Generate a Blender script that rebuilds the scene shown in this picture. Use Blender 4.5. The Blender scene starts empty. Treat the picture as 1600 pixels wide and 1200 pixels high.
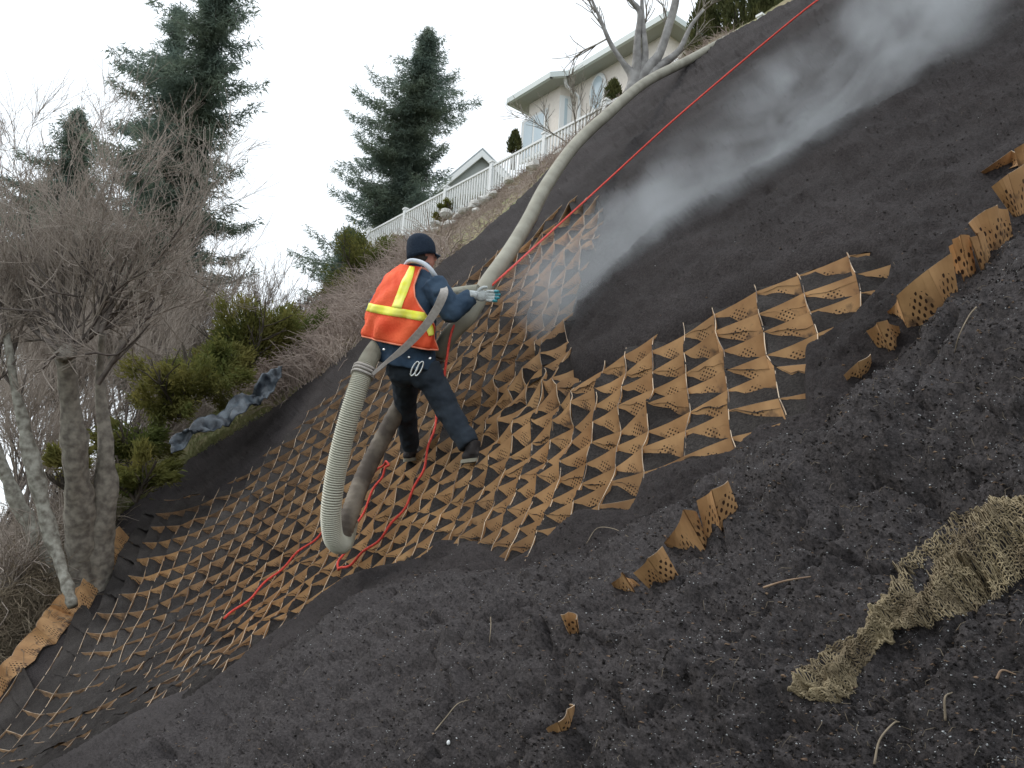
import bpy, math, random
import numpy as np
from mathutils import Vector
random.seed(7); rng=np.random.default_rng(7)
SC=bpy.context.scene; C=SC.collection
# ------------------------------------------------------------------ camera
FPX=1400.0; PITCH=math.radians(14); ROLL=math.radians(3.5)
right0=np.array([1.,0,0]); up0=np.array([0,-math.sin(PITCH),math.cos(PITCH)]); FWD=np.array([0,math.cos(PITCH),math.sin(PITCH)])
RIGHT=math.cos(ROLL)*right0+math.sin(ROLL)*up0; CUP=math.cos(ROLL)*up0-math.sin(ROLL)*right0
CAM=np.array([0,0,2.0]); UP=np.array([0,0,1.])
cd=bpy.data.cameras.new('camera'); cam=bpy.data.objects.new('camera',cd); C.objects.link(cam)
cd.sensor_width=36; cd.lens=36*FPX/1600; cd.clip_end=4000; cd.clip_start=.05
from mathutils import Matrix
cam.matrix_world=Matrix(((RIGHT[0],CUP[0],-FWD[0],CAM[0]),(RIGHT[1],CUP[1],-FWD[1],CAM[1]),(RIGHT[2],CUP[2],-FWD[2],CAM[2]),(0,0,0,1)))
SC.camera=cam
# ------------------------------------------------------------------ world, sun
world=bpy.data.worlds.new('World'); SC.world=world; world.use_nodes=True
nt=world.node_tree; nt.nodes.clear()
o=nt.nodes.new('ShaderNodeOutputWorld'); bg=nt.nodes.new('ShaderNodeBackground'); sky=nt.nodes.new('ShaderNodeTexSky')
sky.sky_type='NISHITA'; sky.sun_disc=False; sky.sun_elevation=math.radians(42); sky.sun_rotation=math.radians(-70)
mx=nt.nodes.new('ShaderNodeMix'); mx.data_type='RGBA'; mx.inputs[0].default_value=.93; mx.inputs[7].default_value=(11.2,11.9,12.5,1)
nt.links.new(sky.outputs[0],mx.inputs[6]); nt.links.new(mx.outputs[2],bg.inputs[0]); bg.inputs[1].default_value=.1; nt.links.new(bg.outputs[0],o.inputs[0])
sl=bpy.data.lights.new('sun','SUN'); sl.energy=1.1; sl.angle=math.radians(14); sl.color=(1,.95,.88)
sun=bpy.data.objects.new('sun',sl); C.objects.link(sun)
az=math.radians(-70); el=math.radians(42)
sd=Vector((math.sin(az)*math.cos(el),math.cos(az)*math.cos(el),math.sin(el)))
sun.rotation_euler=sd.to_track_quat('Z','Y').to_euler(); sun.location=(0,0,30)
vs=SC.view_settings; vs.view_transform='Standard'; vs.look='None'; vs.gamma=1; vs.exposure=.22; vs.use_curve_mapping=False
SC.cycles.use_denoising=True; SC.cycles.volume_bounces=1; SC.cycles.max_bounces=6; SC.cycles.volume_step_rate=2.0; SC.cycles.transparent_max_bounces=12
# ------------------------------------------------------------------ helpers
def ray(x,y):
    x=np.asarray(x,float);y=np.asarray(y,float)
    return (FWD+((x-800)/FPX)[...,None]*RIGHT-((y-600)/FPX)[...,None]*CUP)
def P(x,y,d):
    d=np.asarray(d,float); return CAM+ray(x,y)*d[...,None]
def cv(r,d,f): return np.array(r*RIGHT-d*CUP+f*FWD)      # camera-space direction (right, down, forward) to world
def proj(p):
    q=np.asarray(p)-CAM; z=q@FWD; return 800+FPX*(q@RIGHT)/z, 600-FPX*(q@CUP)/z, z
def Pz(x,y,z):
    r=ray(x,y); return CAM+r*((z-CAM[2])/r[...,2])[...,None]
def nrm(v): v=np.asarray(v,float); return v/np.maximum(np.linalg.norm(v,axis=-1,keepdims=True),1e-9)
def ss(e0,e1,x): t=np.clip((x-e0)/(e1-e0),0,1); return t*t*(3-2*t)
def _h(i,j,k,s):
    n=(i*374761393+j*668265263+k*2147483647+s*974634541)&0xffffffff
    n=((n^(n>>13))*1274126177)&0xffffffff; n=n^(n>>16); return (n&0xffff)/65535.0
def vnoise(p,scale,seed=0):
    q=np.asarray(p)*scale+100.0; i=np.floor(q).astype(np.int64); f=q-i; f=f*f*(3-2*f); r=0
    for a in (0,1):
        wa=f[...,0] if a else 1-f[...,0]
        for b in (0,1):
            wb=f[...,1] if b else 1-f[...,1]
            for c in (0,1):
                wc=f[...,2] if c else 1-f[...,2]
                r=r+wa*wb*wc*_h(i[...,0]+a,i[...,1]+b,i[...,2]+c,seed)
    return r*2-1
def fbm(p,scale,octv=4,seed=0,gain=.5):
    r=0;a=1
    for k in range(octv): r=r+a*vnoise(p,scale*2**k,seed+k*17); a*=gain
    return r
def setp(o,label=None,cat=None,group=None,kind=None):
    if label:o['label']=label
    if cat:o['category']=cat
    if group:o['group']=group
    if kind:o['kind']=kind
    return o
def mk(name,V,F,mats,parent=None,smooth=False,mi=None):
    me=bpy.data.meshes.new(name); V=np.asarray(V,np.float32)
    if isinstance(F,np.ndarray):
        n,k=F.shape; me.vertices.add(len(V)); me.vertices.foreach_set('co',V.ravel())
        me.loops.add(n*k); me.loops.foreach_set('vertex_index',F.ravel().astype(np.int32))
        me.polygons.add(n); me.polygons.foreach_set('loop_start',np.arange(n,dtype=np.int32)*k)
        me.update(calc_edges=True); me.validate()
    else:
        me.from_pydata([tuple(map(float,v)) for v in V],[],F); me.update()
    if not isinstance(mats,(list,tuple)): mats=[mats]
    for m in mats: me.materials.append(m)
    if mi is not None and len(mi)==len(me.polygons): me.polygons.foreach_set('material_index',np.asarray(mi,np.int32))
    if smooth: me.polygons.foreach_set('use_smooth',np.ones(len(me.polygons),bool))
    ob=bpy.data.objects.new(name,me); C.objects.link(ob)
    if parent is not None: ob.parent=parent
    return ob
def thing(name,label,cat,loc=(0,0,0),group=None):
    e=bpy.data.objects.new(name,None); C.objects.link(e); e.empty_display_size=.1
    e.location=(0,0,0); return setp(e,label,cat,group)
class MB:
    def __init__(s): s.V=[];s.F=[];s.M=[];s.n=0
    def add(s,V,F,m=0):
        V=np.asarray(V,float); s.V.append(V)
        for f in F: s.F.append(tuple(int(i)+s.n for i in f)); s.M.append(m)
        s.n+=len(V)
    def build(s,name,mats,parent=None,smooth=False):
        return mk(name,np.concatenate(s.V),s.F,mats,parent,smooth,s.M)
def frames(pts):
    pts=np.asarray(pts,float); t=np.gradient(pts,axis=0); t=nrm(t)
    u=np.cross(t[0],[0,0,1.]); 
    if np.linalg.norm(u)<1e-3: u=np.cross(t[0],[1.,0,0])
    U=[nrm(u)]
    for i in range(1,len(pts)):
        w=U[-1]-t[i]*np.dot(U[-1],t[i]); U.append(nrm(w))
    U=np.array(U); return t,U,np.cross(t,U)
def tube(pts,rad,sides=8,cap=True,flat=1.0,mod=None):
    pts=np.asarray(pts,float); rad=np.broadcast_to(np.asarray(rad,float),(len(pts),)); t,U,W=frames(pts)
    a=np.linspace(0,2*np.pi,sides,endpoint=False)
    V=(pts[:,None]+rad[:,None,None]*(np.cos(a)[None,:,None]*U[:,None]+flat*np.sin(a)[None,:,None]*W[:,None])).reshape(-1,3)
    F=[]
    for i in range(len(pts)-1):
        for j in range(sides):
            k=(j+1)%sides; F.append((i*sides+j,i*sides+k,(i+1)*sides+k,(i+1)*sides+j))
    if cap: F.append(tuple(range(sides-1,-1,-1))); F.append(tuple((len(pts)-1)*sides+j for j in range(sides)))
    return V,F
def spline(pts,n):
    pts=np.asarray(pts,float); m=len(pts); q=np.vstack([2*pts[0]-pts[1],pts,2*pts[-1]-pts[-2]])
    s=np.linspace(0,m-1-1e-9,n); i=s.astype(int); f=(s-i)[:,None]
    a,b,c,d=q[i],q[i+1],q[i+2],q[i+3]
    return .5*((2*b)+(-a+c)*f+(2*a-5*b+4*c-d)*f**2+(-a+3*b-3*c+d)*f**3)
def box(c,X,Y,Z): # centre, half-axes
    c,X,Y,Z=[np.asarray(v,float) for v in (c,X,Y,Z)]
    V=[c+sx*X+sy*Y+sz*Z for sz in(-1,1) for sy in(-1,1) for sx in(-1,1)]
    return V,[(0,2,3,1),(4,5,7,6),(0,1,5,4),(2,6,7,3),(0,4,6,2),(1,3,7,5)]
def ellip(c,A,B,Cc,nu=16,nv=10):
    V=[];F=[]
    for i in range(nv+1):
        ph=math.pi*i/nv
        for j in range(nu):
            th=2*math.pi*j/nu
            V.append(np.asarray(c)+math.sin(ph)*math.cos(th)*np.asarray(A)+math.sin(ph)*math.sin(th)*np.asarray(B)+math.cos(ph)*np.asarray(Cc))
    for i in range(nv):
        for j in range(nu): F.append((i*nu+j,i*nu+(j+1)%nu,(i+1)*nu+(j+1)%nu,(i+1)*nu+j))
    return V,F
def remesh(o,vox,sm=4,fac=.5):
    m=o.modifiers.new('r','REMESH'); m.mode='VOXEL'; m.voxel_size=vox; m.use_smooth_shade=True
    s=o.modifiers.new('s','SMOOTH'); s.iterations=sm; s.factor=fac
# fast batch of thin 3-sided tapering twigs: segs (n,2,3), radii (n,2)
def twigs(A,B,ra,rb):
    A=np.asarray(A);B=np.asarray(B);n=len(A); t=nrm(B-A); h=np.where(np.abs(t[:,2:3])<.9,[[0,0,1.]],[[1.,0,0]]); u=nrm(np.cross(t,h)); w=np.cross(t,u)
    V=np.zeros((n,6,3))
    for k in range(3):
        a=2*math.pi*k/3; o_=math.cos(a)*u+math.sin(a)*w
        V[:,k]=A+o_*np.asarray(ra)[:,None]; V[:,3+k]=B+o_*np.asarray(rb)[:,None]
    base=(np.arange(n)*6)[:,None,None]; F=np.array([[0,1,4,3],[1,2,5,4],[2,0,3,5]])[None]+base
    return V.reshape(-1,3),F.reshape(-1,4)
# ------------------------------------------------------------------ materials
def mat(name,col,rough=.8,noise=None,col2=None,bump=0,bscale=40,spec=.3,metal=0,sheen=0,detail=6,mixlo=.35,mixhi=.65):
    m=bpy.data.materials.new(name); m.use_nodes=True; n=m.node_tree; b=n.nodes['Principled BSDF']
    b.inputs['Base Color'].default_value=(*col,1); b.inputs['Roughness'].default_value=rough
    b.inputs['Specular IOR Level'].default_value=spec; b.inputs['Metallic'].default_value=metal
    g=n.nodes.new('ShaderNodeNewGeometry')
    if noise:
        t=n.nodes.new('ShaderNodeTexNoise'); t.inputs['Scale'].default_value=noise; t.inputs['Detail'].default_value=detail
        n.links.new(g.outputs['Position'],t.inputs['Vector'])
        r=n.nodes.new('ShaderNodeValToRGB'); r.color_ramp.elements[0].position=mixlo; r.color_ramp.elements[1].position=mixhi
        r.color_ramp.elements[0].color=(*col,1); r.color_ramp.elements[1].color=(*(col2 or col),1)
        n.links.new(t.outputs['Fac'],r.inputs[0]); n.links.new(r.outputs[0],b.inputs['Base Color'])
    if bump:
        t=n.nodes.new('ShaderNodeTexNoise'); t.inputs['Scale'].default_value=bscale; t.inputs['Detail'].default_value=8
        n.links.new(g.outputs['Position'],t.inputs['Vector'])
        bp=n.nodes.new('ShaderNodeBump'); bp.inputs['Strength'].default_value=bump; bp.inputs['Distance'].default_value=.01
        n.links.new(t.outputs['Fac'],bp.inputs['Height']); n.links.new(bp.outputs[0],b.inputs['Normal'])
    return m
def leafy(m,f=.4):
    n=m.node_tree; b=n.nodes['Principled BSDF']; out=[x for x in n.nodes if x.type=='OUTPUT_MATERIAL'][0]; tr=n.nodes.new('ShaderNodeBsdfTranslucent'); mx=n.nodes.new('ShaderNodeMixShader'); mx.inputs[0].default_value=f
    src=b.inputs['Base Color'].links; 
    if src: n.links.new(src[0].from_socket,tr.inputs[0])
    n.links.new(b.outputs[0],mx.inputs[1]); n.links.new(tr.outputs[0],mx.inputs[2]); n.links.new(mx.outputs[0],out.inputs[0])
def soil_material(name,a,b_,c_,dry=None):
    m=mat(name,a,.92,spec=.25); n=m.node_tree; b=n.nodes['Principled BSDF']; g=n.nodes.new('ShaderNodeNewGeometry')
    def no(s,d=8,r=.6):
        t=n.nodes.new('ShaderNodeTexNoise'); t.inputs['Scale'].default_value=s; t.inputs['Detail'].default_value=d; t.inputs['Roughness'].default_value=r
        n.links.new(g.outputs['Position'],t.inputs['Vector']); return t
    t1=no(1.1,4); t2=no(70,8,.8)
    r1=n.nodes.new('ShaderNodeValToRGB'); r1.color_ramp.elements[0].position=.36;r1.color_ramp.elements[1].position=.64
    r1.color_ramp.elements[0].color=(*a,1); r1.color_ramp.elements[1].color=(*b_,1); n.links.new(t1.outputs['Fac'],r1.inputs[0])
    r2=n.nodes.new('ShaderNodeValToRGB'); r2.color_ramp.elements[0].position=.35;r2.color_ramp.elements[1].position=.72
    r2.color_ramp.elements[0].color=(.30,.30,.30,1); r2.color_ramp.elements[1].color=(2.3,2.2,2.1,1); n.links.new(t2.outputs['Fac'],r2.inputs[0])
    mu=n.nodes.new('ShaderNodeMix'); mu.data_type='RGBA'; mu.blend_type='MULTIPLY'; mu.inputs[0].default_value=1
    base=r1.outputs[0]
    if dry:
        at=n.nodes.new('ShaderNodeAttribute'); at.attribute_name='dry'; t4=no(2.6,5); ad=n.nodes.new('ShaderNodeMath'); ad.operation='MULTIPLY_ADD'; ad.inputs[1].default_value=1.3; ad.use_clamp=True
        sb=n.nodes.new('ShaderNodeMath'); sb.operation='SUBTRACT'; sb.inputs[1].default_value=.65; n.links.new(t4.outputs['Fac'],sb.inputs[0])
        n.links.new(at.outputs['Fac'],ad.inputs[0]); n.links.new(sb.outputs[0],ad.inputs[2])
        md=n.nodes.new('ShaderNodeMix'); md.data_type='RGBA'; n.links.new(ad.outputs[0],md.inputs[0]); n.links.new(base,md.inputs[6]); md.inputs[7].default_value=(*dry,1); base=md.outputs[2]
    n.links.new(base,mu.inputs[6]); n.links.new(r2.outputs[0],mu.inputs[7]); n.links.new(mu.outputs[2],b.inputs['Base Color'])
    t3=no(38,12,.78); bp=n.nodes.new('ShaderNodeBump'); bp.inputs['Strength'].default_value=.9; bp.inputs['Distance'].default_value=.03
    n.links.new(t3.outputs['Fac'],bp.inputs['Height']); n.links.new(bp.outputs[0],b.inputs['Normal'])
    return m
M={}
M['soil']=soil_material('dark soil',(.0235,.0197,.0205),(.040,.0350,.0365),None,(.060,.055,.0575))
M['fill']=soil_material('infill soil',(.018,.015,.0145),(.048,.044,.043),None)
M['bankground']=mat('dry bank ground',(.26,.21,.13),.95,2.5,(.19,.20,.09),.6,30)
M['far']=mat('far ground',(.10,.11,.06),.95,.3,(.07,.06,.04))
M['grass']=mat('pale grass',(.44,.40,.22),.9,2,(.26,.29,.12))
M['hay']=mat('dry stalks',(.34,.28,.20),.9,6,(.18,.145,.105))
M['bramble']=mat('dry bramble stems',(.44,.36,.31),.9,1.5,(.27,.21,.18))
M['bark']=mat('grey bark',(.36,.33,.28),.9,12,(.17,.15,.13),1.0,22)
M['twig']=mat('reddish twig',(.43,.37,.32),.9,3,(.29,.245,.21))
M['bark2']=mat('smooth pale grey bark',(.42,.41,.40),.85,6,(.24,.23,.225),.6,20)
M['limb']=mat('dark limb bark',(.20,.17,.15),.9,9,(.12,.10,.09))
M['palebark']=mat('pale lichen bark',(.40,.39,.34),.9,14,(.16,.145,.12),1.0,22)
M['darkbark']=mat('dark bark',(.07,.06,.05),.9,8,(.12,.10,.08),.6,20)
M['needle']=mat('hazed conifer needles',(.160,.215,.185),.8,1.2,(.195,.240,.175),spec=.2)  # lightened so the base colour carries distance haze and glare
M['juniper']=mat('juniper foliage',(.105,.13,.036),.8,1.6,(.25,.225,.07),spec=.2)
M['cypress']=mat('cypress foliage',(.06,.075,.028),.8,3,(.12,.12,.045),spec=.2)
M['tarp']=mat('blue grey tarp',(.018,.024,.034),.4,7,(.12,.145,.17),spec=.5)
M['white']=mat('white paint',(.78,.80,.80),.5)
M['fascia']=mat('gutter paint',(.62,.68,.67),.5)
M['soffit']=mat('soffit',(.40,.42,.39),.8)
M['stucco']=mat('beige stucco',(.78,.715,.65),.9,12,(.83,.77,.70))
M['roof']=mat('grey roof shingle',(.30,.33,.34),.9,20,(.42,.45,.46))
M['siding']=mat('grey siding',(.38,.41,.40),.8)
M['glass']=mat('window glass',(.50,.60,.66),.08,spec=.9)
M['stone']=mat('white edging stone',(.70,.69,.66),.85,6,(.50,.49,.46))
M['hose']=mat('hose plastic',(.34,.325,.26),.6,4,(.24,.225,.175),spec=.4)
M['mudhose']=mat('muddy hose',(.10,.08,.065),.7,5,(.27,.23,.18),mixlo=.45,mixhi=.68)
M['hoserib']=mat('hose helix',(.58,.57,.47),.5,spec=.4)
M['rope']=mat('red orange rope',(.78,.085,.06),.7,60,(.5,.05,.035))
M['strap']=mat('grey webbing strap',(.36,.33,.30),.75,40,(.46,.43,.40))
M['collar']=mat('pale padded strap',(.62,.66,.72),.7)
M['vest']=mat('fluorescent orange mesh',(1.0,.16,.06),.75,6,(.80,.075,.025),bump=.5,bscale=55)
M['vestedge']=mat('vest piping',(1.0,.33,.20),.7)
M['tape']=mat('lime reflective tape',(.95,.92,.06),.45,14,(1.0,.98,.22))
M['navy']=mat('navy jacket',(.026,.052,.092),.85,7,(.048,.082,.13),bump=.35,bscale=30)
M['jeans']=mat('dark trousers',(.022,.030,.042),.9,9,(.036,.047,.062),bump=.35,bscale=30)
M['beanie']=mat('knit beanie',(.014,.024,.042),.95,60,(.022,.034,.055),bump=.5,bscale=120)
M['visor']=mat('blue cap visor',(.05,.10,.17),.7)
M['skin']=mat('skin',(.52,.24,.18),.6,14,(.44,.18,.13))
M['hair']=mat('dark grey hair',(.06,.05,.045),.8)
M['glove']=mat('pale glove fabric',(.62,.66,.66),.85,38,(.36,.38,.38),mixlo=.45,mixhi=.7,bump=.6,bscale=90)
M['teal']=mat('teal latex',(.06,.30,.36),.5)
M['boot']=mat('scuffed boot leather',(.035,.03,.03),.8,14,(.11,.10,.10),mixlo=.45,mixhi=.7)
M['sole']=mat('pale boot sole',(.30,.28,.22),.8)
M['steel']=mat('bright steel',(.85,.88,.88),.25,metal=.7)
M['jute']=mat('jute yarn',(.36,.295,.185),.95,9,(.16,.125,.08))
M['chip']=mat('pale chip and wet glint',(.55,.57,.58),.4,spec=.8)  # pale chips; their colour also stands in for glints on wet soil
M['woodbit']=mat('wood fragment',(.30,.21,.14),.9,20,(.20,.13,.09))
M['clod']=soil_material('clods',(.042,.038,.038),(.075,.068,.068),None)
for k_ in ('needle','juniper','cypress','grass'): leafy(M[k_],.42)
def wall_material():
    m=mat('perforated tan plastic',(.50,.26,.105),.55,spec=.35); n=m.node_tree; b=n.nodes['Principled BSDF']; L=n.links
    uv=n.nodes.new('ShaderNodeUVMap'); uv.uv_map='UVMap'
    sc=n.nodes.new('ShaderNodeVectorMath'); sc.operation='MULTIPLY'; sc.inputs[1].default_value=(1/.0195,1/.0195,0); L.new(uv.outputs[0],sc.inputs[0])
    rot=n.nodes.new('ShaderNodeVectorRotate'); rot.inputs['Angle'].default_value=math.radians(45); L.new(sc.outputs[0],rot.inputs['Vector'])
    fr=n.nodes.new('ShaderNodeVectorMath'); fr.operation='FRACTION'; L.new(rot.outputs[0],fr.inputs[0])
    di=n.nodes.new('ShaderNodeVectorMath'); di.operation='DISTANCE'; di.inputs[1].default_value=(.5,.5,0); L.new(fr.outputs[0],di.inputs[0])
    lt=n.nodes.new('ShaderNodeMath'); lt.operation='LESS_THAN'; lt.inputs[1].default_value=.27; L.new(di.outputs['Value'],lt.inputs[0])
    # holes only inside the middle diamond of each wall
    d2=n.nodes.new('ShaderNodeVectorMath'); d2.operation='DISTANCE'; d2.inputs[1].default_value=(.125,.085,0); L.new(uv.outputs[0],d2.inputs[0])
    l2=n.nodes.new('ShaderNodeMath'); l2.operation='LESS_THAN'; l2.inputs[1].default_value=.056; L.new(d2.outputs['Value'],l2.inputs[0])
    mu=n.nodes.new('ShaderNodeMath'); mu.operation='MULTIPLY'; L.new(lt.outputs[0],mu.inputs[0]); L.new(l2.outputs[0],mu.inputs[1])
    g=n.nodes.new('ShaderNodeNewGeometry')
    t=n.nodes.new('ShaderNodeTexNoise'); t.inputs['Scale'].default_value=5.5; t.inputs['Detail'].default_value=4; L.new(g.outputs['Position'],t.inputs['Vector'])
    r=n.nodes.new('ShaderNodeValToRGB'); r.color_ramp.elements[0].position=.3;r.color_ramp.elements[1].position=.7
    r.color_ramp.elements[0].color=(.38,.205,.092,1); r.color_ramp.elements[1].color=(.66,.39,.185,1); L.new(t.outputs['Fac'],r.inputs[0])
    # soil dust: stronger towards the foot of the wall
    t2=n.nodes.new('ShaderNodeTexNoise'); t2.inputs['Scale'].default_value=16; t2.inputs['Detail'].default_value=6; L.new(g.outputs['Position'],t2.inputs['Vector'])
    sx=n.nodes.new('ShaderNodeSeparateXYZ'); L.new(uv.outputs[0],sx.inputs[0])
    ma=n.nodes.new('ShaderNodeMath'); ma.operation='MULTIPLY_ADD'; ma.inputs[1].default_value=-2.6; ma.inputs[2].default_value=.22; L.new(sx.outputs['Y'],ma.inputs[0])
    ad=n.nodes.new('ShaderNodeMath'); L.new(ma.outputs[0],ad.inputs[0]); L.new(t2.outputs['Fac'],ad.inputs[1])
    r2=n.nodes.new('ShaderNodeValToRGB'); r2.color_ramp.elements[0].position=.50;r2.color_ramp.elements[1].position=.70; L.new(ad.outputs[0],r2.inputs[0])
    mx1=n.nodes.new('ShaderNodeMix'); mx1.data_type='RGBA'; L.new(r2.outputs[0],mx1.inputs[0]); L.new(r.outputs[0],mx1.inputs[6]); mx1.inputs[7].default_value=(.12,.075,.05,1)
    at=n.nodes.new('ShaderNodeAttribute'); at.attribute_name='browning'; td=n.nodes.new('ShaderNodeTexNoise'); td.inputs['Scale'].default_value=7; td.inputs['Detail'].default_value=5; L.new(g.outputs['Position'],td.inputs['Vector'])
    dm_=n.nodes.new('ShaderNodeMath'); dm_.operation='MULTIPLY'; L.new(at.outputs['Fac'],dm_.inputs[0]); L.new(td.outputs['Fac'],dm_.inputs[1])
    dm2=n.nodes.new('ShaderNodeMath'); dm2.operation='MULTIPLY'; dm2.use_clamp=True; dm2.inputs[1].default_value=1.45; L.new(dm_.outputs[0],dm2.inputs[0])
    mxd=n.nodes.new('ShaderNodeMix'); mxd.data_type='RGBA'; L.new(dm2.outputs[0],mxd.inputs[0]); L.new(mx1.outputs[2],mxd.inputs[6]); mxd.inputs[7].default_value=(.115,.075,.052,1); mx1=mxd  # mixes each wall towards dark brown by its regional amount
    mx2=n.nodes.new('ShaderNodeMix'); mx2.data_type='RGBA'; L.new(mu.outputs[0],mx2.inputs[0]); L.new(mx1.outputs[2],mx2.inputs[6]); mx2.inputs[7].default_value=(.05,.025,.015,1)
    L.new(mx2.outputs[2],b.inputs['Base Color']); return m
M['wall']=wall_material()
M['rim']=mat('pale cut edge of tan plastic',(.60,.47,.34),.6,5,(.13,.10,.08),mixlo=.42,mixhi=.62)
# ------------------------------------------------------------------ the slope surface
SMP=np.array([(1100,600,.5,31,60,-33),(1240,560,5,34,68,-30),(1400,430,10,33,74,-26),(980,660,0,34,47,-38),(860,740,-5,33,42,-35),
(710,790,-12,29,39,-29),(500,900,-15,26,29,-22),(425,750,-9.5,21.5,23,-10),(280,860,-11,27,28,-9),(460,740,-8,20,22,-14),
(760,600,-10.5,27,35,-26),(800,500,-9,22,31,-23),(870,380,-1,22,25,-21),(720,420,-7,15,20,-13),(510,640,-5,17,18,-14),
(200,960,-14,28,26,-6),(400,990,-18,23,28,-20),(640,700,-9,22,28,-20),(1250,430,5,28,64,-26),(950,330,1,20,28,-20),(1000,800,-2,38,52,-38)],float)
wS=[]
for s in SMP:
    sv=np.linalg.svd(np.array([[s[2],s[4]],[s[3],s[5]]]))[1]; wS.append(sv[0]/(FPX*.25))
wS=np.array(wS)
def wplane(x,y): return .143+.000196*(x-700)+.000263*(y-700)
SIG=210.
def _G(x,y): return np.exp(-((np.asarray(x)[...,None]-SMP[:,0])**2+(np.asarray(y)[...,None]-SMP[:,1])**2)/(2*SIG**2))
_K=_G(SMP[:,0],SMP[:,1]); RC=np.linalg.solve(_K.T@_K+.35*np.eye(len(SMP)),_K.T@(wS-wplane(SMP[:,0],SMP[:,1])))
def wS_(x,y): return np.maximum(wplane(x,y)+_G(x,y)@RC,.048)
def S(x,y,k=1.0):
    x=np.asarray(x,float);y=np.asarray(y,float); return P(x,y,k/wS_(x,y))
def Sd(x,y): return 1/float(wS_(np.float64(x),np.float64(y)))
NW=nrm(cv(-.573,-.770,-.285))                 # slope normal
WUP=nrm(NW+1.5*UP)                            # the cell walls stand between plumb and square to the slope
SM2=np.array([(1100,600,.5,31,60,-33),(1240,560,5,34,68,-30),(1400,430,10,33,74,-26),(980,660,0,34,47,-38),(860,740,-5,33,42,-35),
(710,790,-12,29,39,-29),(500,900,-15,26,29,-22),(425,750,-9.5,21.5,22,-10),(280,860,-11,27,27,-9),(460,740,-8,20,20,-13),
(760,600,-10.5,27,35,-26),(800,500,-9,22,31,-23),(870,380,-1,22,25,-21),(720,420,-7,15,20,-13),(510,640,-5,17,18,-14),
(200,960,-14,28,26,-6),(400,990,-18,23,28,-20),(640,700,-9,22,28,-20),(1250,430,5,28,64,-26),(950,330,1,20,28,-20),(1000,800,-2,38,52,-38),
(1340,420,8,30,70,-27),(1260,640,4,35,64,-34),(1180,500,3,30,62,-30),(580,640,-5,19,20,-15),(450,690,-6,18,18,-11),(380,760,-9,21,21,-8),(560,760,-9,22,25,-18),(100,1100,-18,30,28,-6),(620,520,-6,16,19,-14)],float)
def terms(x,y,deg=4):
    X=(x-700)/500;Y=(y-650)/300;T=[];Tx=[];Ty=[]
    for i in range(deg+1):
        for j in range(deg+1-i):
            if i+j==0: continue
            T.append(X**i*Y**j); Tx.append((i*X**(i-1)*Y**j if i else 0*X)/500); Ty.append((j*X**i*Y**(j-1) if j else 0*X)/300)
    return np.stack(T,-1),np.stack(Tx,-1),np.stack(Ty,-1)
_T,_Tx,_Ty=terms(SM2[:,0],SM2[:,1]); _g=np.array([np.linalg.inv(np.array([[s[2],s[4]],[s[3],s[5]]])) for s in SM2])
def _fit(g):
    wt=np.linalg.norm(g,axis=1)**-.5; A=np.r_[_Tx*wt[:,None],_Ty*wt[:,None]]; b=np.r_[g[:,0]*wt,g[:,1]*wt]
    return np.linalg.solve(A.T@A+1e-6*np.eye(A.shape[1]),A.T@b)
CB=_fit(_g[:,0]); CA=_fit(_g[:,1])
def pdist(x,y,poly):   # signed distance to polygon, + inside
    x=np.asarray(x,float);y=np.asarray(y,float); d=np.full(x.shape,1e9); ins=np.zeros(x.shape,bool); n=len(poly)
    for i in range(n):
        x0,y0=poly[i];x1,y1=poly[(i+1)%n]; dx,dy=x1-x0,y1-y0; t=np.clip(((x-x0)*dx+(y-y0)*dy)/(dx*dx+dy*dy+1e-9),0,1)
        d=np.minimum(d,np.hypot(x-x0-t*dx,y-y0-t*dy))
        c=((y0>y)!=(y1>y)); xi=x0+(y-y0)*dx/(dy if dy else 1e-9); ins^=c&(x<xi)
    return np.where(ins,d,-d)
BORDER=[(-700,1560),(-200,1200),(-60,1100),(0,1052),(60,990),(110,950),(160,880),(180,812),(200,782),(250,757),(310,715),(370,680),(440,632),(500,588),(560,540),(630,470),(700,408),(760,362),(830,298),(890,240),(960,172),(1040,115),(1140,60),(1200,30),(1260,-5),(1450,-120),(1900,-420)]
SLOPE=BORDER+[(3000,-420),(3000,2000),(-700,2000)]
CELLS=[(-38,1110),(52,1000),(114,925),(158,862),(182,815),(245,775),(330,765),(400,715),(440,675),(500,615),(560,560),(640,490),(700,440),(750,395),(820,350),(880,302),(945,298),(955,335),(930,400),(905,470),(890,540),(905,575),(985,528),(1040,508),(1090,480),(1150,440),(1200,425),(1290,385),(1345,378),(1400,395),(1395,440),(1330,500),(1265,540),(1262,590),(1268,650),(1190,665),(1130,715),(1080,722),(1010,742),(985,800),(900,805),(850,845),(790,885),(740,850),(690,850),(640,880),(540,905),(500,935),(440,985),(330,1065),(200,1125),(100,1185),(-30,1260)]
BANK=[(-700,1900),(60,1300),(200,1205),(330,1110),(440,1040),(560,960),(660,905),(760,900),(850,880),(960,850),(1080,790),(1180,730),(1300,690),(1350,600),(1430,530),(1560,440),(1700,330),(3000,-200),(3000,2000),(-700,2000)]
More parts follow.
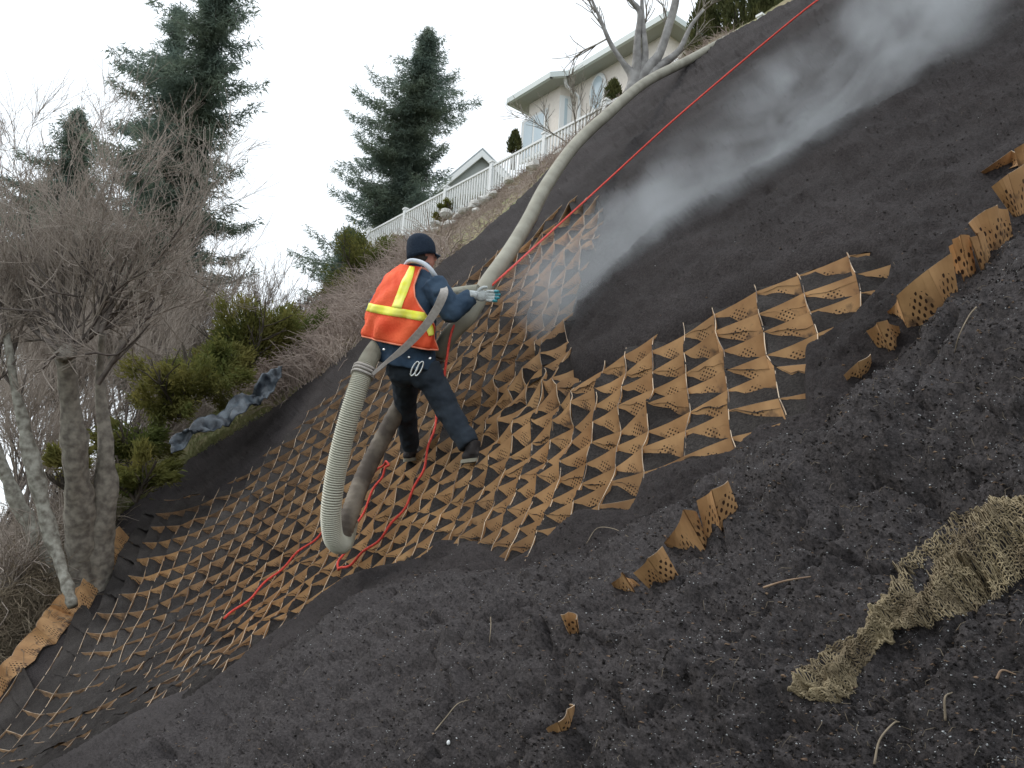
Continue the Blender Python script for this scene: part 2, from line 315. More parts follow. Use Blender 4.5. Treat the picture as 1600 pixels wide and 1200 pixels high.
# the sheet of soil
xs=np.r_[np.arange(-700,-20,16),np.arange(-20,1900,5),np.arange(1900,2800,16)].astype(float); ys=np.r_[np.arange(-420,-16,16),np.arange(-16,1500,5),np.arange(1500,1900,16)].astype(float)
XX,YY=np.meshgrid(xs,ys)
def cover(x,y):
    dc=pdist(x,y,CELLS); db=pdist(x,y,BANK)
    p=S(x,y); n1=fbm(p,1.3,3,3); n2=fbm(p,4.5,3,9)
    inside=ss(-2,42,dc)
    out=.012+.05*ss(0,60,-dc)+.05*n1*ss(0,90,-dc)+.018*n2
    bank=ss(-8,60,db)*(.17+.07*n1)
    cov=(out+bank)*(1-inside)-inside*.20
    return cov,dc,db,p,n1,n2
cov,dc,db,p0,n1,n2=cover(XX,YY)
pos=p0+NW*cov[...,None]
q=pos
fine=.030*fbm(q,5.5,3,21)+.016*fbm(q,17,3,22)+.013*fbm(q,46,2,23)
crack=-.05*ss(.05,.0,np.abs(fbm(q,1.9,3,31)))*ss(0,40,db)
near=1/(1+np.exp(-(db)/40))
pos=pos+NW*((fine*(.55+.75*near)+crack)*(1-ss(-4,10,dc))+.02*fine)[...,None]
ds_=pdist(XX,YY,SLOPE)
drop=ss(0,30,-ds_)*1.0
pos=pos-UP*drop[...,None]+nrm(cv(.05,.3,1))*(drop*.6)[...,None]
ny,nx=XX.shape; idx=np.arange(ny*nx).reshape(ny,nx)
keep=(ds_>-34); kf=keep[:-1,:-1]&keep[1:,:-1]&keep[:-1,1:]&keep[1:,1:]
F=np.stack([idx[:-1,:-1],idx[1:,:-1],idx[1:,1:],idx[:-1,1:]],-1)[kf]
used=np.unique(F); rm=np.full(ny*nx,-1); rm[used]=np.arange(len(used))
soil=mk('soil_slope',pos.reshape(-1,3)[used],rm[F],M['soil'],smooth=True); setp(soil,kind='structure')
dv=np.clip(ss(-10,90,db)*1.0+.75*np.exp(-((XX-200)**2+(YY-1050)**2)/(2*130**2)),0,1).reshape(-1)[used]; at_=soil.data.attributes.new('dry','FLOAT','POINT'); at_.data.foreach_set('value',dv.astype(np.float32))
def soil_pos(x,y):
    x=np.asarray(x,float);y=np.asarray(y,float); cvv,dc_,db_,pp,_,_=cover(x,y); q_=pp+NW*cvv[...,None]
    nr=1/(1+np.exp(-(db_)/40)); fn_=.030*fbm(q_,5.5,3,21)+.016*fbm(q_,17,3,22)+.013*fbm(q_,46,2,23); ck_=-.05*ss(.05,.0,np.abs(fbm(q_,1.9,3,31)))*ss(0,40,db_)
    return q_+NW*((fn_*(.55+.75*nr)+ck_)*(1-ss(-4,10,dc_))+.02*fn_)[...,None],dc_,db_
def soil_at(x,y,it=8):      # where the soil sheet is met along a line of sight
    x=np.atleast_1d(np.asarray(x,float));y=np.atleast_1d(np.asarray(y,float)); u,v=x.copy(),y.copy()
    for _ in range(it):
        p,_,_=soil_pos(u,v); a,b,_=proj(p); u+=np.clip(x-a,-40,40)*.8; v+=np.clip(y-b,-40,40)*.8
    return soil_pos(u,v)[0]
# ------------------------------------------------------------------ geocell mat
gx,gy=np.meshgrid(np.arange(-80,1450,8.),np.arange(250,1300,8.)); gT=terms(gx,gy)[0]; ga=gT@CA; gb=gT@CB
gd=pdist(gx,gy,CELLS); okm=gd>-75
def node(a,b):
    e=np.where(okm,(ga-a)**2+(gb-b)**2,1e9); k=np.argmin(e)
    if e.flat[k]>1.2: return None
    x,y=gx.flat[k],gy.flat[k]
    for _ in range(8):
        T,Tx,Ty=terms(np.float64(x),np.float64(y)); fa,fb=T@CA-a,T@CB-b
        J=np.array([[Tx@CA,Ty@CA],[Tx@CB,Ty@CB]]); s=np.linalg.solve(J,[fa,fb]); s=np.clip(s,-15,15); x-=s[0];y-=s[1]
    if abs(fa)+abs(fb)>.05: return None
    return x,y
NODES={}
for a in range(int(ga[okm].min())-1,int(ga[okm].max())+2):
    for b in range(int(gb[okm].min())-1,int(gb[okm].max())+2):
        r=node(a,b)
        if r is None: continue
        NODES[(a,b)]=r
keys=list(NODES); nxy=np.array([NODES[k] for k in keys]); nd=pdist(nxy[:,0],nxy[:,1],CELLS)
EXPO=[(280,800,60,.55),(340,700,45,.15),(440,650,40,.35),(220,900,60,.8),(330,880,50,.8),(180,1075,60,.13),(265,1030,50,.07),(90,1140,60,.14),(20,1090,40,.5),(330,980,35,.5),(160,990,40,.5),(380,1010,40,.6),(300,1060,40,.35),(420,940,50,.7),(500,900,50,.9),(440,800,50,1.15),(500,700,60,1.25),(560,620,60,1.1),(640,560,60,1.0),(740,430,60,.55),(800,400,60,.8),(900,340,50,1.0),(860,440,60,.9),(800,520,70,.75),(760,620,60,.85),(700,760,50,.9),(640,840,40,.6),(840,720,60,1.25),(860,620,60,1.2),(930,720,60,1.15),(1050,600,60,1.1),(1160,520,60,1.0),(1180,640,60,.75),(1280,450,60,.65),(1370,420,50,.5),(600,740,60,1.1),(540,800,50,1.1)]
EX=np.array(EXPO)
def expo(x,y):
    w_=np.exp(-((x-EX[:,0])**2+(y-EX[:,1])**2)/(2*(EX[:,2]*.8)**2))+1e-9; return float((w_*EX[:,3]).sum()/w_.sum())
ND={}
for k,(x,y),dd in zip(keys,nxy,nd):
    if dd<-62: continue
    cr=math.exp(-((x-860)**2+(y-610)**2)/(2*60**2))+.8*math.exp(-((x-890)**2+(y-380)**2)/(2*45**2))+.6*math.exp(-((x-900)**2+(y-530)**2)/(2*30**2))
    p=S(x,y); j=rng.normal(0,1,3)*(.010+.030*cr); lo=ss(14,-13,dd)*.05
    ND[k]=dict(x=x,y=y,p=p+j+WUP*(rng.normal(0,.006)-lo),ex=expo(x,y)*float(ss(-16,26,dd)),d=dd,cr=cr)
HW=.175
mat_root=thing('geocell_mat','large tan perforated geocell mat of diamond cells spread over the dark slope','erosion mat')
def wall_geo(k0,k1,side,bulge,h0=HW):
    A,B=ND[k0]['p'],ND[k1]['p']; n=5; ts=np.linspace(0,1,n)
    pts=A[None]*(1-ts)[:,None]+B[None]*ts[:,None]+nrm(side)*(bulge*np.sin(ts*math.pi*1.0))[:,None]-WUP*(.003*np.sin(ts*math.pi))[:,None]
    th=nrm(np.cross(B-A,WUP))*.0022
    top=pts; bot=pts-WUP*h0+rng.normal(0,.004,3)
    V=np.concatenate([top-th,top+th,bot-th,bot+th]); F=[];mi=[]
    for i in range(n-1):
        F+= [(i,i+1,2*n+i+1,2*n+i),(n+i+1,n+i,3*n+i,3*n+i+1),(i+1,i,n+i,n+i+1)]; mi+=[0,0,1]
    L=np.linalg.norm(B-A); sc=.25/max(L,.05)
    uvv=np.concatenate([np.c_[ts*L*sc,np.full(n,HW)],np.c_[ts*L*sc,np.full(n,HW)],np.c_[ts*L*sc,np.full(n,HW-h0)],np.c_[ts*L*sc,np.full(n,HW-h0)]])
    return V,F,mi,uvv
def browning_at(x,y):  # walls turn browner away from these spots
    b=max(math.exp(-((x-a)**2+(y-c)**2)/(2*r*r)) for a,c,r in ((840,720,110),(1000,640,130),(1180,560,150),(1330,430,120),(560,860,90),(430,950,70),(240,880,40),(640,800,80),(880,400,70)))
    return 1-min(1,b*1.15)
def put_uv(o,uvv,browning=0.0):
    me=o.data; da=me.attributes.new('browning','FLOAT','POINT'); da.data.foreach_set('value',np.broadcast_to(np.asarray(browning,np.float32),(len(me.vertices),)).astype(np.float32).copy()); l=me.uv_layers.new(name='UVMap'); vi=np.zeros(len(me.loops),np.int32); me.loops.foreach_get('vertex_index',vi)
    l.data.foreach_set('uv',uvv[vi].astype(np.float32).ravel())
walls=[]
for (a,b),v in ND.items():
    for (k1,sd_) in (((a+1,b),'e2'),((a,b+1),'e1')):
        if k1 not in ND: continue
        w_=ND[k1]; 
        if max(v['ex'],w_['ex'])<.03 or min(v['d'],w_['d'])<(-16 if v['x']<1100 else -28): continue
        if math.dist(v['p'],w_['p'])>.62: continue
        other=(a,b+1) if sd_=='e2' else (a+1,b)
        side=(ND[other]['p']-v['p']) if other in ND else NW
        sgn=1 if (a+b)%2==0 else -1
        bul=(.008 if sd_=='e2' else .007)*sgn*random.uniform(.2,1)+rng.normal(0,.02)*v['cr']
        px=math.hypot(v['x']-w_['x'],v['y']-w_['y'])*(.3+max(v['ex'],w_['ex']))*(1 if sd_=='e2' else .6)
        walls.append((px,wall_geo((a,b),k1,side,bul)+(browning_at(v['x'],v['y'])*rng.uniform(.75,1.1),)))
walls.sort(key=lambda t:-t[0])
for px,(V,F_,mi,uvv,brw) in walls[:300]:
    o_=mk('cell_wall',V,F_,[M['wall'],M['rim']],mat_root,False,mi); put_uv(o_,uvv,brw)
mb=MB(); uvs=[]; brws=[]
for px,(V,F_,mi,uvv,brw) in walls[300:]:
    brws+=[brw]*len(V)
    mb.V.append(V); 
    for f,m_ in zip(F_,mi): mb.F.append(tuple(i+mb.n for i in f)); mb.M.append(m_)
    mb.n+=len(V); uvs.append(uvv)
o_=mb.build('cell_wall_field',[M['wall'],M['rim']],mat_root); put_uv(o_,np.concatenate(uvs),np.array(brws)); setp(o_,kind='stuff')
print('nodes',len(ND),'walls',len(walls))
# soil levelled off inside each cell
mb=MB(); K=7
VV=[];FF=[];base=0
for (a,b),v in ND.items():
    ks=[(a,b),(a+1,b),(a,b+1),(a+1,b+1)]
    if not all(k in ND for k in ks): continue
    if max(ND[k]['d'] for k in ks)<-4: continue
    if min(float(pdist(ND[k]['x'],ND[k]['y'],SLOPE)) for k in ks)<(6 if ND[ks[0]]['x']<1000 else -99): continue
    A,B,A1,B1=[ND[k] for k in ks]; e=(A['ex']+B['ex']+A1['ex']+B1['ex'])/4*random.uniform(.6,1.25)
    de=[.0,1.12,-.06,.50]
    st=np.linspace(-.02,1.02,K); s,t=np.meshgrid(st,st)
    def bl(f): 
        q=[f(i) for i in range(4)]
        if np.ndim(q[0])==0: return q[0]*(1-s)*(1-t)+q[1]*s*(1-t)+q[2]*(1-s)*t+q[3]*s*t
        return (q[0]*((1-s)*(1-t))[...,None]+q[1]*(s*(1-t))[...,None]+q[2]*((1-s)*t)[...,None]+q[3]*(s*t)[...,None])
    L=[A,B,A1,B1]; pp=bl(lambda i:L[i]['p']); dd=bl(lambda i:de[i]*e*HW+.012*float(ss(.05,.2,e))-.018*(1-float(ss(.04,.16,e))))
    nn=.022*fbm(pp,9,2,41)+.012*fbm(pp,33,2,42)
    vv=pp-WUP*dd[...,None]+WUP*nn[...,None]
    VV.append(vv.reshape(-1,3)); i0=np.arange(K*K).reshape(K,K)
    FF.append(np.stack([i0[:-1,:-1],i0[1:,:-1],i0[1:,1:],i0[:-1,1:]],-1).reshape(-1,4)+base); base+=K*K
fo=mk('infill_soil',np.concatenate(VV),np.concatenate(FF),M['fill'],smooth=True); setp(fo,'loose dark soil levelled off inside the tan cells','soil',kind='stuff')
# ---- exposed loose edges of the mat
def panel(chain,root,lift=1.0,name='cell_wall'):
    # chain: list of (xt,yt,xb,yb,depthfactor); consecutive entries make one bent sheet each
    for (a,b) in zip(chain[:-1],chain[1:]):
        n=6; ts=np.linspace(0,1,n)
        def tb(c):
            d=float(proj(soil_at(c[2],c[3]))[2][0])*(1-(1-c[4])*.45); return P(c[0],c[1],d-.015),P(c[2],c[3],d+.02)
        t0,b0=tb(a);t1,b1=tb(b); bow=nrm(np.cross(t1-t0,WUP))*.02*random.choice((-1,1))
        top=t0[None]*(1-ts)[:,None]+t1[None]*ts[:,None]+bow*np.sin(ts*math.pi)[:,None]; bot=b0[None]*(1-ts)[:,None]+b1[None]*ts[:,None]+bow*.6*np.sin(ts*math.pi)[:,None]
        bot=bot+(bot-top)*.30
        th=nrm(np.cross(t1-t0,WUP))*.0025
        V=np.concatenate([top-th,top+th,bot-th,bot+th]);F=[];mi=[]
        for i in range(n-1): F+=[(i,i+1,2*n+i+1,2*n+i),(n+i+1,n+i,3*n+i,3*n+i+1),(i+1,i,n+i,n+i+1)]; mi+=[0,0,1]
        h=min(float(np.linalg.norm(t0-b0))*1.25,.10)
        L=float(np.linalg.norm(t1-t0)); f0=(.25-L)/2 if L<.25 else 0
        f0=max(f0,0); uu=f0+ts*min(L,.25)
        uvv=np.concatenate([np.c_[uu,np.full(n,HW-.01)],np.c_[uu,np.full(n,HW-.01)],np.c_[uu,np.full(n,HW-.01-h)],np.c_[uu,np.full(n,HW-.01-h)]])
        o_=mk(name,V,F,[M['wall'],M['rim']],root,False,mi); put_uv(o_,uvv)
r1=thing('geocell_edge','bare outer edge of the tan mat standing out of the soil along the right','erosion mat')
panel([(1532,269,1540,273,1.0),(1580,235,1579,253,.99),(1598,256,1581,262,.98)],r1)
panel([(1585,233,1592,262,.985),(1640,196,1645,262,.985)],r1)
panel([(1549,292,1581,336,.98),(1575,272,1592,330,.975),(1605,252,1608,322,.98),(1660,215,1665,290,.98)],r1)
panel([(1513,349,1544,393,.985),(1540,328,1556,388,.98),(1558,320,1570,378,.975),(1574,327,1582,368,.985)],r1)
panel([(1515,371,1534,423,.975),(1521,370,1541,418,.995)],r1); panel([(1526,364,1540,409,.97),(1531,367,1547,404,.99)],r1)
panel([(1483,385,1496,432,1.0),(1488,374,1504,432,.985),(1500,367,1514,428,.98),(1514,372,1524,420,.99)],r1)
panel([(1387,487,1390,492,1.0),(1401,462,1415,503,.98),(1450,421,1476,476,.975),(1487,395,1498,462,.985)],r1)
panel([(1354,517,1374,546,1.0),(1370,504,1388,545,.985),(1386,500,1400,536,.98),(1404,510,1407,524,1.0)],r1)
panel([(1318,586,1325,597,1.0),(1341,565,1344,586,.985),(1360,553,1362,572,1.0)],r1)
r2=thing('geocell_scrap','bent tan strip of perforated geocell poking out of the soil in the foreground','erosion mat')
panel([(1089,782,1103,838,.96),(1112,765,1125,815,.955),(1137,751,1150,785,.965)],r2)
panel([(1038,848,1042,853,.985),(1068,796,1098,850,.955),(1088,800,1103,838,.97)],r2)
panel([(990,895,1015,920,.975),(1012,872,1036,906,.97),(1035,853,1057,893,.965)],r2)
panel([(956,911,960,918,.99),(972,894,990,922,.97),(988,905,1000,915,.985)],r2)
r4=thing('geocell_offcut','small torn tan scrap half buried low in the foreground soil','plastic scrap')
panel([(857,1140,862,1150,1.0),(872,1128,878,1143,.99),(886,1108,892,1130,.985),(890,1100,894,1108,.99)],r4)
r5=thing('curled_strip','curled pale brown strip end sticking up from the foreground soil','plastic scrap')
panel([(876,960,882,975,.98),(888,956,892,985,.975),(900,968,904,990,.985)],r5)
r3=thing('geocell_side_strip','folded zigzag tan side strip of the mat running down past the grey tree trunk','erosion mat')
tp=[(-50,1090),(-22,1060),(0,1040),(19,1024),(35,1000),(56,980),(66,962),(78,948),(92,930),(112,921),(125,915),(142,888),(155,866),(172,842),(186,822)]
bt=[(-30,1110),(-6,1085),(14,1056),(46,1030),(60,1008),(80,1000),(94,978),(110,962),(118,955),(130,948),(140,935),(158,905),(172,884),(190,862),(204,842)]
panel([(t_[0],t_[1],b_[0],b_[1],.95+.014*((i%2))) for i,(t_,b_) in enumerate(zip(tp,bt))],r3)
# ------------------------------------------------------------------ left bank, terrace, far ground
zT=float(P(577,405,28.)[2])
r0=[(-60,1110),(0,1056),(110,950),(180,812),(300,722),(440,632),(545,555),(700,408),(850,278),(1000,142),(1140,60),(1260,-5),(1450,-120)]
R0=np.array([S(x,y)+NW*.0-UP*.02 for x,y in r0])
R1=np.array([P(*t) for t in [(-160,1010,9),(-60,960,10),(40,885,11),(150,775,15),(260,690,17.5),(390,600,18.5),(500,510,19.5),(640,405,22),(780,315,22),(900,222,21.5),(1080,85,21.5),(1200,0,21),(1400,-110,19)]])
R2=[P(*t) for t in [(-300,960,14),(-200,930,15),(-60,885,17),(100,810,20),(230,715,22),(350,625,23),(480,520,25)]]+[Pz(x,y,zT) for x,y in [(574,410),(700,342),(860,252),(1040,158),(1160,95),(1380,-20)]]
R2=np.array(R2); bk=nrm((R2[7]-R2[12])*[1,1,0]); back=np.array([-bk[1],bk[0],0]); 
if back@FWD<0: back=-back
R3=[P(*t) for t in [(-600,945,30),(-400,940,30),(-200,915,30),(50,880,32),(200,850,34),(330,800,36),(470,700,38)]]+[R2[i]+back*(14 if i>7 else 10)-UP*(.0 if i>7 else 1.5) for i in range(7,13)]
R4=[P(*t) for t in [(-900,960,60),(-600,950,60),(-300,930,60),(0,905,60),(160,890,62),(300,880,64),(470,850,66)]]+[R2[i]+back*40-UP*3. for i in range(7,13)]
rows=[R0,R1,R2,np.array(R3),np.array(R4)]
def densify(G,m):
    G=np.array(G); out=[]
    for r in G: out.append(np.array([r[int(s)]*(1-(s-int(s)))+r[min(int(s)+1,len(r)-1)]*(s-int(s)) for s in np.linspace(0,len(r)-1,m)]))
    return np.array(out)
g1=densify(rows,120); g2=[]
for j in range(120): 
    col=g1[:,j]; g2.append(np.array([col[int(s)]*(1-(s-int(s)))+col[min(int(s)+1,4)]*(s-int(s)) for s in np.linspace(0,4,49)]))
g2=np.transpose(np.array(g2),(1,0,2)); wv=np.linspace(0,4,49); amp=np.where(wv<1.9,.12,.0)*np.minimum(1,wv*4)
g2=g2+UP*(amp[:,None]*fbm(g2,.8,4,55))[...,None]
i0=np.arange(49*120).reshape(49,120); Fb=np.stack([i0[:-1,:-1],i0[1:,:-1],i0[1:,1:],i0[:-1,1:]],-1).reshape(-1,4)
setp(mk('bank_ground',g2.reshape(-1,3),Fb,M['bankground'],smooth=True),kind='structure')
def bankpt(u,v): # u 0..12 column, v 0..4 row
    u=min(max(u,0),11.999);v=min(max(v,0),3.999); i,j=int(v),int(u);a,b=v-i,u-j
    return (rows[i][j]*(1-a)*(1-b)+rows[i][j+1]*(1-a)*b+rows[i+1][j]*a*(1-b)+rows[i+1][j+1]*a*b)
zG=-3.5; gg=mk('ground',[(-1500,-300,zG),(1500,-300,zG),(1500,2500,zG),(-1500,2500,zG)],[(0,1,2,3)],M['far']); setp(gg,kind='structure')
# ------------------------------------------------------------------ house, railing, terrace edge
HX=nrm((P(975,148,1.)-P(577,362,1.))*0+ (Pz(975,148,zT+1.03)-Pz(577,362,zT+1.03))); HXh=nrm(HX*[1,1,0]); HY=np.array([-HXh[1],HXh[0],0]); 
if HY@FWD<0: HY=-HY
rail=thing('terrace_railing','long white picket railing along the terrace edge in front of the beige house','railing')
a0=Pz(577,362,zT+1.03)*[1,1,0]+UP*zT; LEN=float((Pz(1010,128,zT+1.03)-Pz(577,362,zT+1.03))@HXh)+3
def rb(c,l,w_,h): return box(c,HXh*l/2,HY*w_/2,UP*h/2)
V,F_=rb(a0+HXh*LEN/2+UP*1.0,LEN,.07,.055); mk('top_rail',V,F_,M['white'],rail)
V,F_=rb(a0+HXh*LEN/2+UP*.10,LEN,.05,.05); mk('bottom_rail',V,F_,M['white'],rail)
me=None
nb=int(LEN/.115)
for i in range(nb):
    if me is None:
        V,F_=rb(UP*.55,.035,.035,.86); ob=mk('baluster',V,F_,M['white'],rail); me=ob.data
    else:
        ob=bpy.data.objects.new('baluster',me); C.objects.link(ob); ob.parent=rail
    ob.location=Vector(a0+HXh*(.115*(i+.5)))
me=None
for i in range(int(LEN/2.1)+1):
    if me is None:
        V,F_=rb(UP*.54,.11,.11,1.14); V2,F2=rb(UP*1.13,.15,.15,.05); ob=mk('post',np.concatenate([V,V2]),F_+[tuple(q+8 for q in f) for f in F2],M['white'],rail); me=ob.data
    else:
        ob=bpy.data.objects.new('post',me); C.objects.link(ob); ob.parent=rail
    ob.location=Vector(a0+HXh*(2.1*i)-HY*.0)
# return leg of the railing going back at the left end
ret=MB()
for z in (1.0,.1): V,F_=box(a0+HY*1.2+UP*z,HXh*.03,HY*1.2,UP*.027); ret.add(V,F_)
for i in range(20): V,F_=box(a0+HY*(.12*(i+.7))+UP*.55,HXh*.017,HY*.017,UP*.43); ret.add(V,F_)
ret.build('side_rail',M['white'],rail)
V,F_=rb(a0+HXh*LEN/2-UP*.14-HY*.02,LEN+.2,.16,.30); kb=mk('terrace_kerb',V,F_,M['stone']); setp(kb,'low white stone kerb under the terrace railing','kerb')
edging=thing('stone_edging','rough row of whitewashed stones spilling below the white railing','stone edging')
for i in range(90):
    s=random.random()**1.2*LEN*.75; c=a0+HXh*s-HY*random.uniform(.15,.9)-UP*(random.uniform(.25,.75)); r_=random.uniform(.09,.2)
    V,F_=ellip((0,0,0),HXh*r_*1.3,HY*r_,UP*r_*.7,7,5); V=np.array(V); V=V*(1+.25*rng.normal(0,1,(len(V),1))*.5)+c
    mk('stone',V,F_,M['stone'],edging)
# house: local frame X along HXh, Y along HY (away), Z up
zE=float(P(797,160,27.)[2]); e0=P(797,160,27.)          # left end of the gutter line
def HP(x,y,z): return e0*[1,1,0]+HXh*x+HY*y+UP*z
eR=Pz(1055,34,zE); pc=Pz(890,118,zE); yb=float((pc-e0)@HY); XR=float((eR-e0)@HXh)
xb=float((Pz(863,120,zE)-e0)@HXh); xc=float((pc-e0)@HXh)
house=thing('beige_house','two storey beige stucco house with pale gutters and a windowed corner bay above the slope','house')
ov=.42; z0=zT-.3; print('bay',xb,xc,yb,XR,(eR-e0)@HY)
foot=[(ov,ov),(xb-.1,ov),(xc-.35,ov+yb),(XR-ov,ov+yb),(XR-ov,9),(ov,9)]
n=len(foot); V=[HP(x,y,z) for z in(z0,zE-.05) for x,y in foot]; mk('wall',V,[(i,(i+1)%n,n+(i+1)%n,n+i) for i in range(n)],M['stucco'],house)
eave=[(0,0),(xb,0),(xc,yb),(XR,yb),(XR,9.5),(0,9.5)]
zh=2.0; ridge=[(2.2,3.0),(xb-.3,3.0),(xc,3.6),(XR-3.4,4.6),(XR-3.4,6.5),(2.2,6.5)]
V=[HP(x,y,zE+.12) for x,y in eave]+[HP(x,y,zE+.9) for x,y in ridge]; mk('roof',V,[(i,(i+1)%n,n+(i+1)%n,n+i) for i in range(n)]+[tuple(range(n,2*n))],M['roof'],house)
V=[HP(x,y,zE-.06) for x,y in eave]; mk('soffit',V,[tuple(range(n))],M['soffit'],house)
mb=MB()
for i in range(n):
    a,b=eave[i],eave[(i+1)%n]; A=HP(*a,zE+.02);B=HP(*b,zE+.02); t=nrm(B-A); o2=np.cross(t,UP)
    V,F_=box((A+B)/2+o2*.05,t*(np.linalg.norm(B-A)/2+.05),o2*.05,UP*.085); mb.add(V,F_)
mb.build('gutter',M['fascia'],house)
def wall_window(xa,ya,xb_,yb2,zlo,zhi,panes=1,arch=False,nm='window'):
    A=HP(xa,ya,0);B=HP(xb_,yb2,0); t=nrm(B-A); L=np.linalg.norm(B-A); o2=np.cross(t,UP); 
    if o2@(-FWD)<0:o2=-o2
    c=(A+B)/2*[1,1,0]+UP*(zlo+zhi)/2; V,F_=box(c+o2*.03,t*(L/2+.09),o2*.04,UP*((zhi-zlo)/2+.09)); w_=mk(nm,V,F_,M['white'],house)
    for i in range(panes):
        cc=c+t*((i+.5)/panes-.5)*L+o2*.075; V,F_=box(cc,t*(L/panes/2-.05),o2*.008,UP*(zhi-zlo)/2); mk('pane',V,F_,M['glass'],w_)
    return w_
def hxz(x,y,yy): # local x,z of a pixel on the wall plane at local Y = yy
    r=ray(float(x),float(y)); k=((HP(0,yy,0)-CAM)@HY)/(r@HY); p=CAM+k*r; return float((p-e0)@HXh),float(p[2])
x1,zt=hxz(821,190,ov); x2,_=hxz(855,168,ov); _,zl=hxz(836,228,ov)
wall_window(x1,ov,x2,ov,zl-.3,zt-.1,2)
ch=lambda t:(xb-.1+(xc-.35-(xb-.1))*t,ov+yb*t)
wall_window(*ch(.25),*ch(.78),zl+.1,zt+.1,1)
xo,zo=hxz(936,146,ov+yb); c=HP(xo,ov+yb-.05,zo)
V,F_=ellip(c,HXh*.34,HY*.05,UP*.62,24,12); w_=mk('window',V,F_,M['white'],house)
V,F_=ellip(c-HY*.02,HXh*.25,HY*.05,UP*.52,24,12); mk('pane',V,F_,M['glass'],w_)
pts=[HP(xc-.15,yb*.9,zE-.05),HP(xc-.15,yb*1.1,zE-.25),HP(xc+.1,ov+yb-.08,zE-.6),HP(xc+.1,ov+yb-.08,z0)]
V,F_=tube(pts,.05,6); mk('downspout',V,F_,M['white'],house)
V,F_=box(HP(xb+.2,1.0,zE+.45),HXh*.5,HY*.3,UP*.08); mk('roof_vent',V,F_,M['fascia'],house)
# far gable
h2=thing('gabled_house','small far house gable with white trim and grey siding behind the railing','house')
ap=P(755,238,42.); gl=P(722,283,42.); gr=P(806,262,42.); zb=float(gl[2]); gx_=nrm((gr-gl)*[1,1,0]); gy_=np.array([-gx_[1],gx_[0],0]); 
if gy_@FWD<0: gy_=-gy_
mid=ap*[1,1,0]; Wd=1.75; zp=float(ap[2]); zb=zp-1.75
pr=lambda x,y,z: mid+gx_*x+gy_*y+UP*z
V=[pr(-Wd,0,zb),pr(Wd,0,zb),pr(0,0,zp-.1),pr(-Wd,0,zb-5),pr(Wd,0,zb-5),pr(-Wd,6,zb),pr(Wd,6,zb),pr(0,6,zp-.1),pr(-Wd,6,zb-5),pr(Wd,6,zb-5)]
mk('wall',V,[(0,1,2),(3,4,1,0),(5,7,6),(0,5,8,3),(1,4,9,6)],M['siding'],h2)
for sg in(-1,1):
    A=pr(0,-.3,zp+.08);B=pr(sg*(Wd+.35),-.3,zb-.27); A2=pr(0,6,zp+.08);B2=pr(sg*(Wd+.35),6,zb-.27)
    V=[A,B,B2,A2]+[q-UP*.12 for q in(A,B,B2,A2)]; mk('roof',V,[(0,1,2,3),(7,6,5,4),(0,4,5,1),(1,5,6,2),(2,6,7,3),(3,7,4,0)],M['roof'],h2)
    V=[A-UP*.13-gy_*.02,B-UP*.13-gy_*.02,B-UP*.42-gy_*.02,A-UP*.46-gy_*.02]; V=V+[q+gy_*.08 for q in V]; mk('trim',V,[(0,1,2,3),(4,7,6,5),(0,4,5,1),(3,2,6,7),(0,3,7,4),(1,5,6,2)],M['white'],h2)
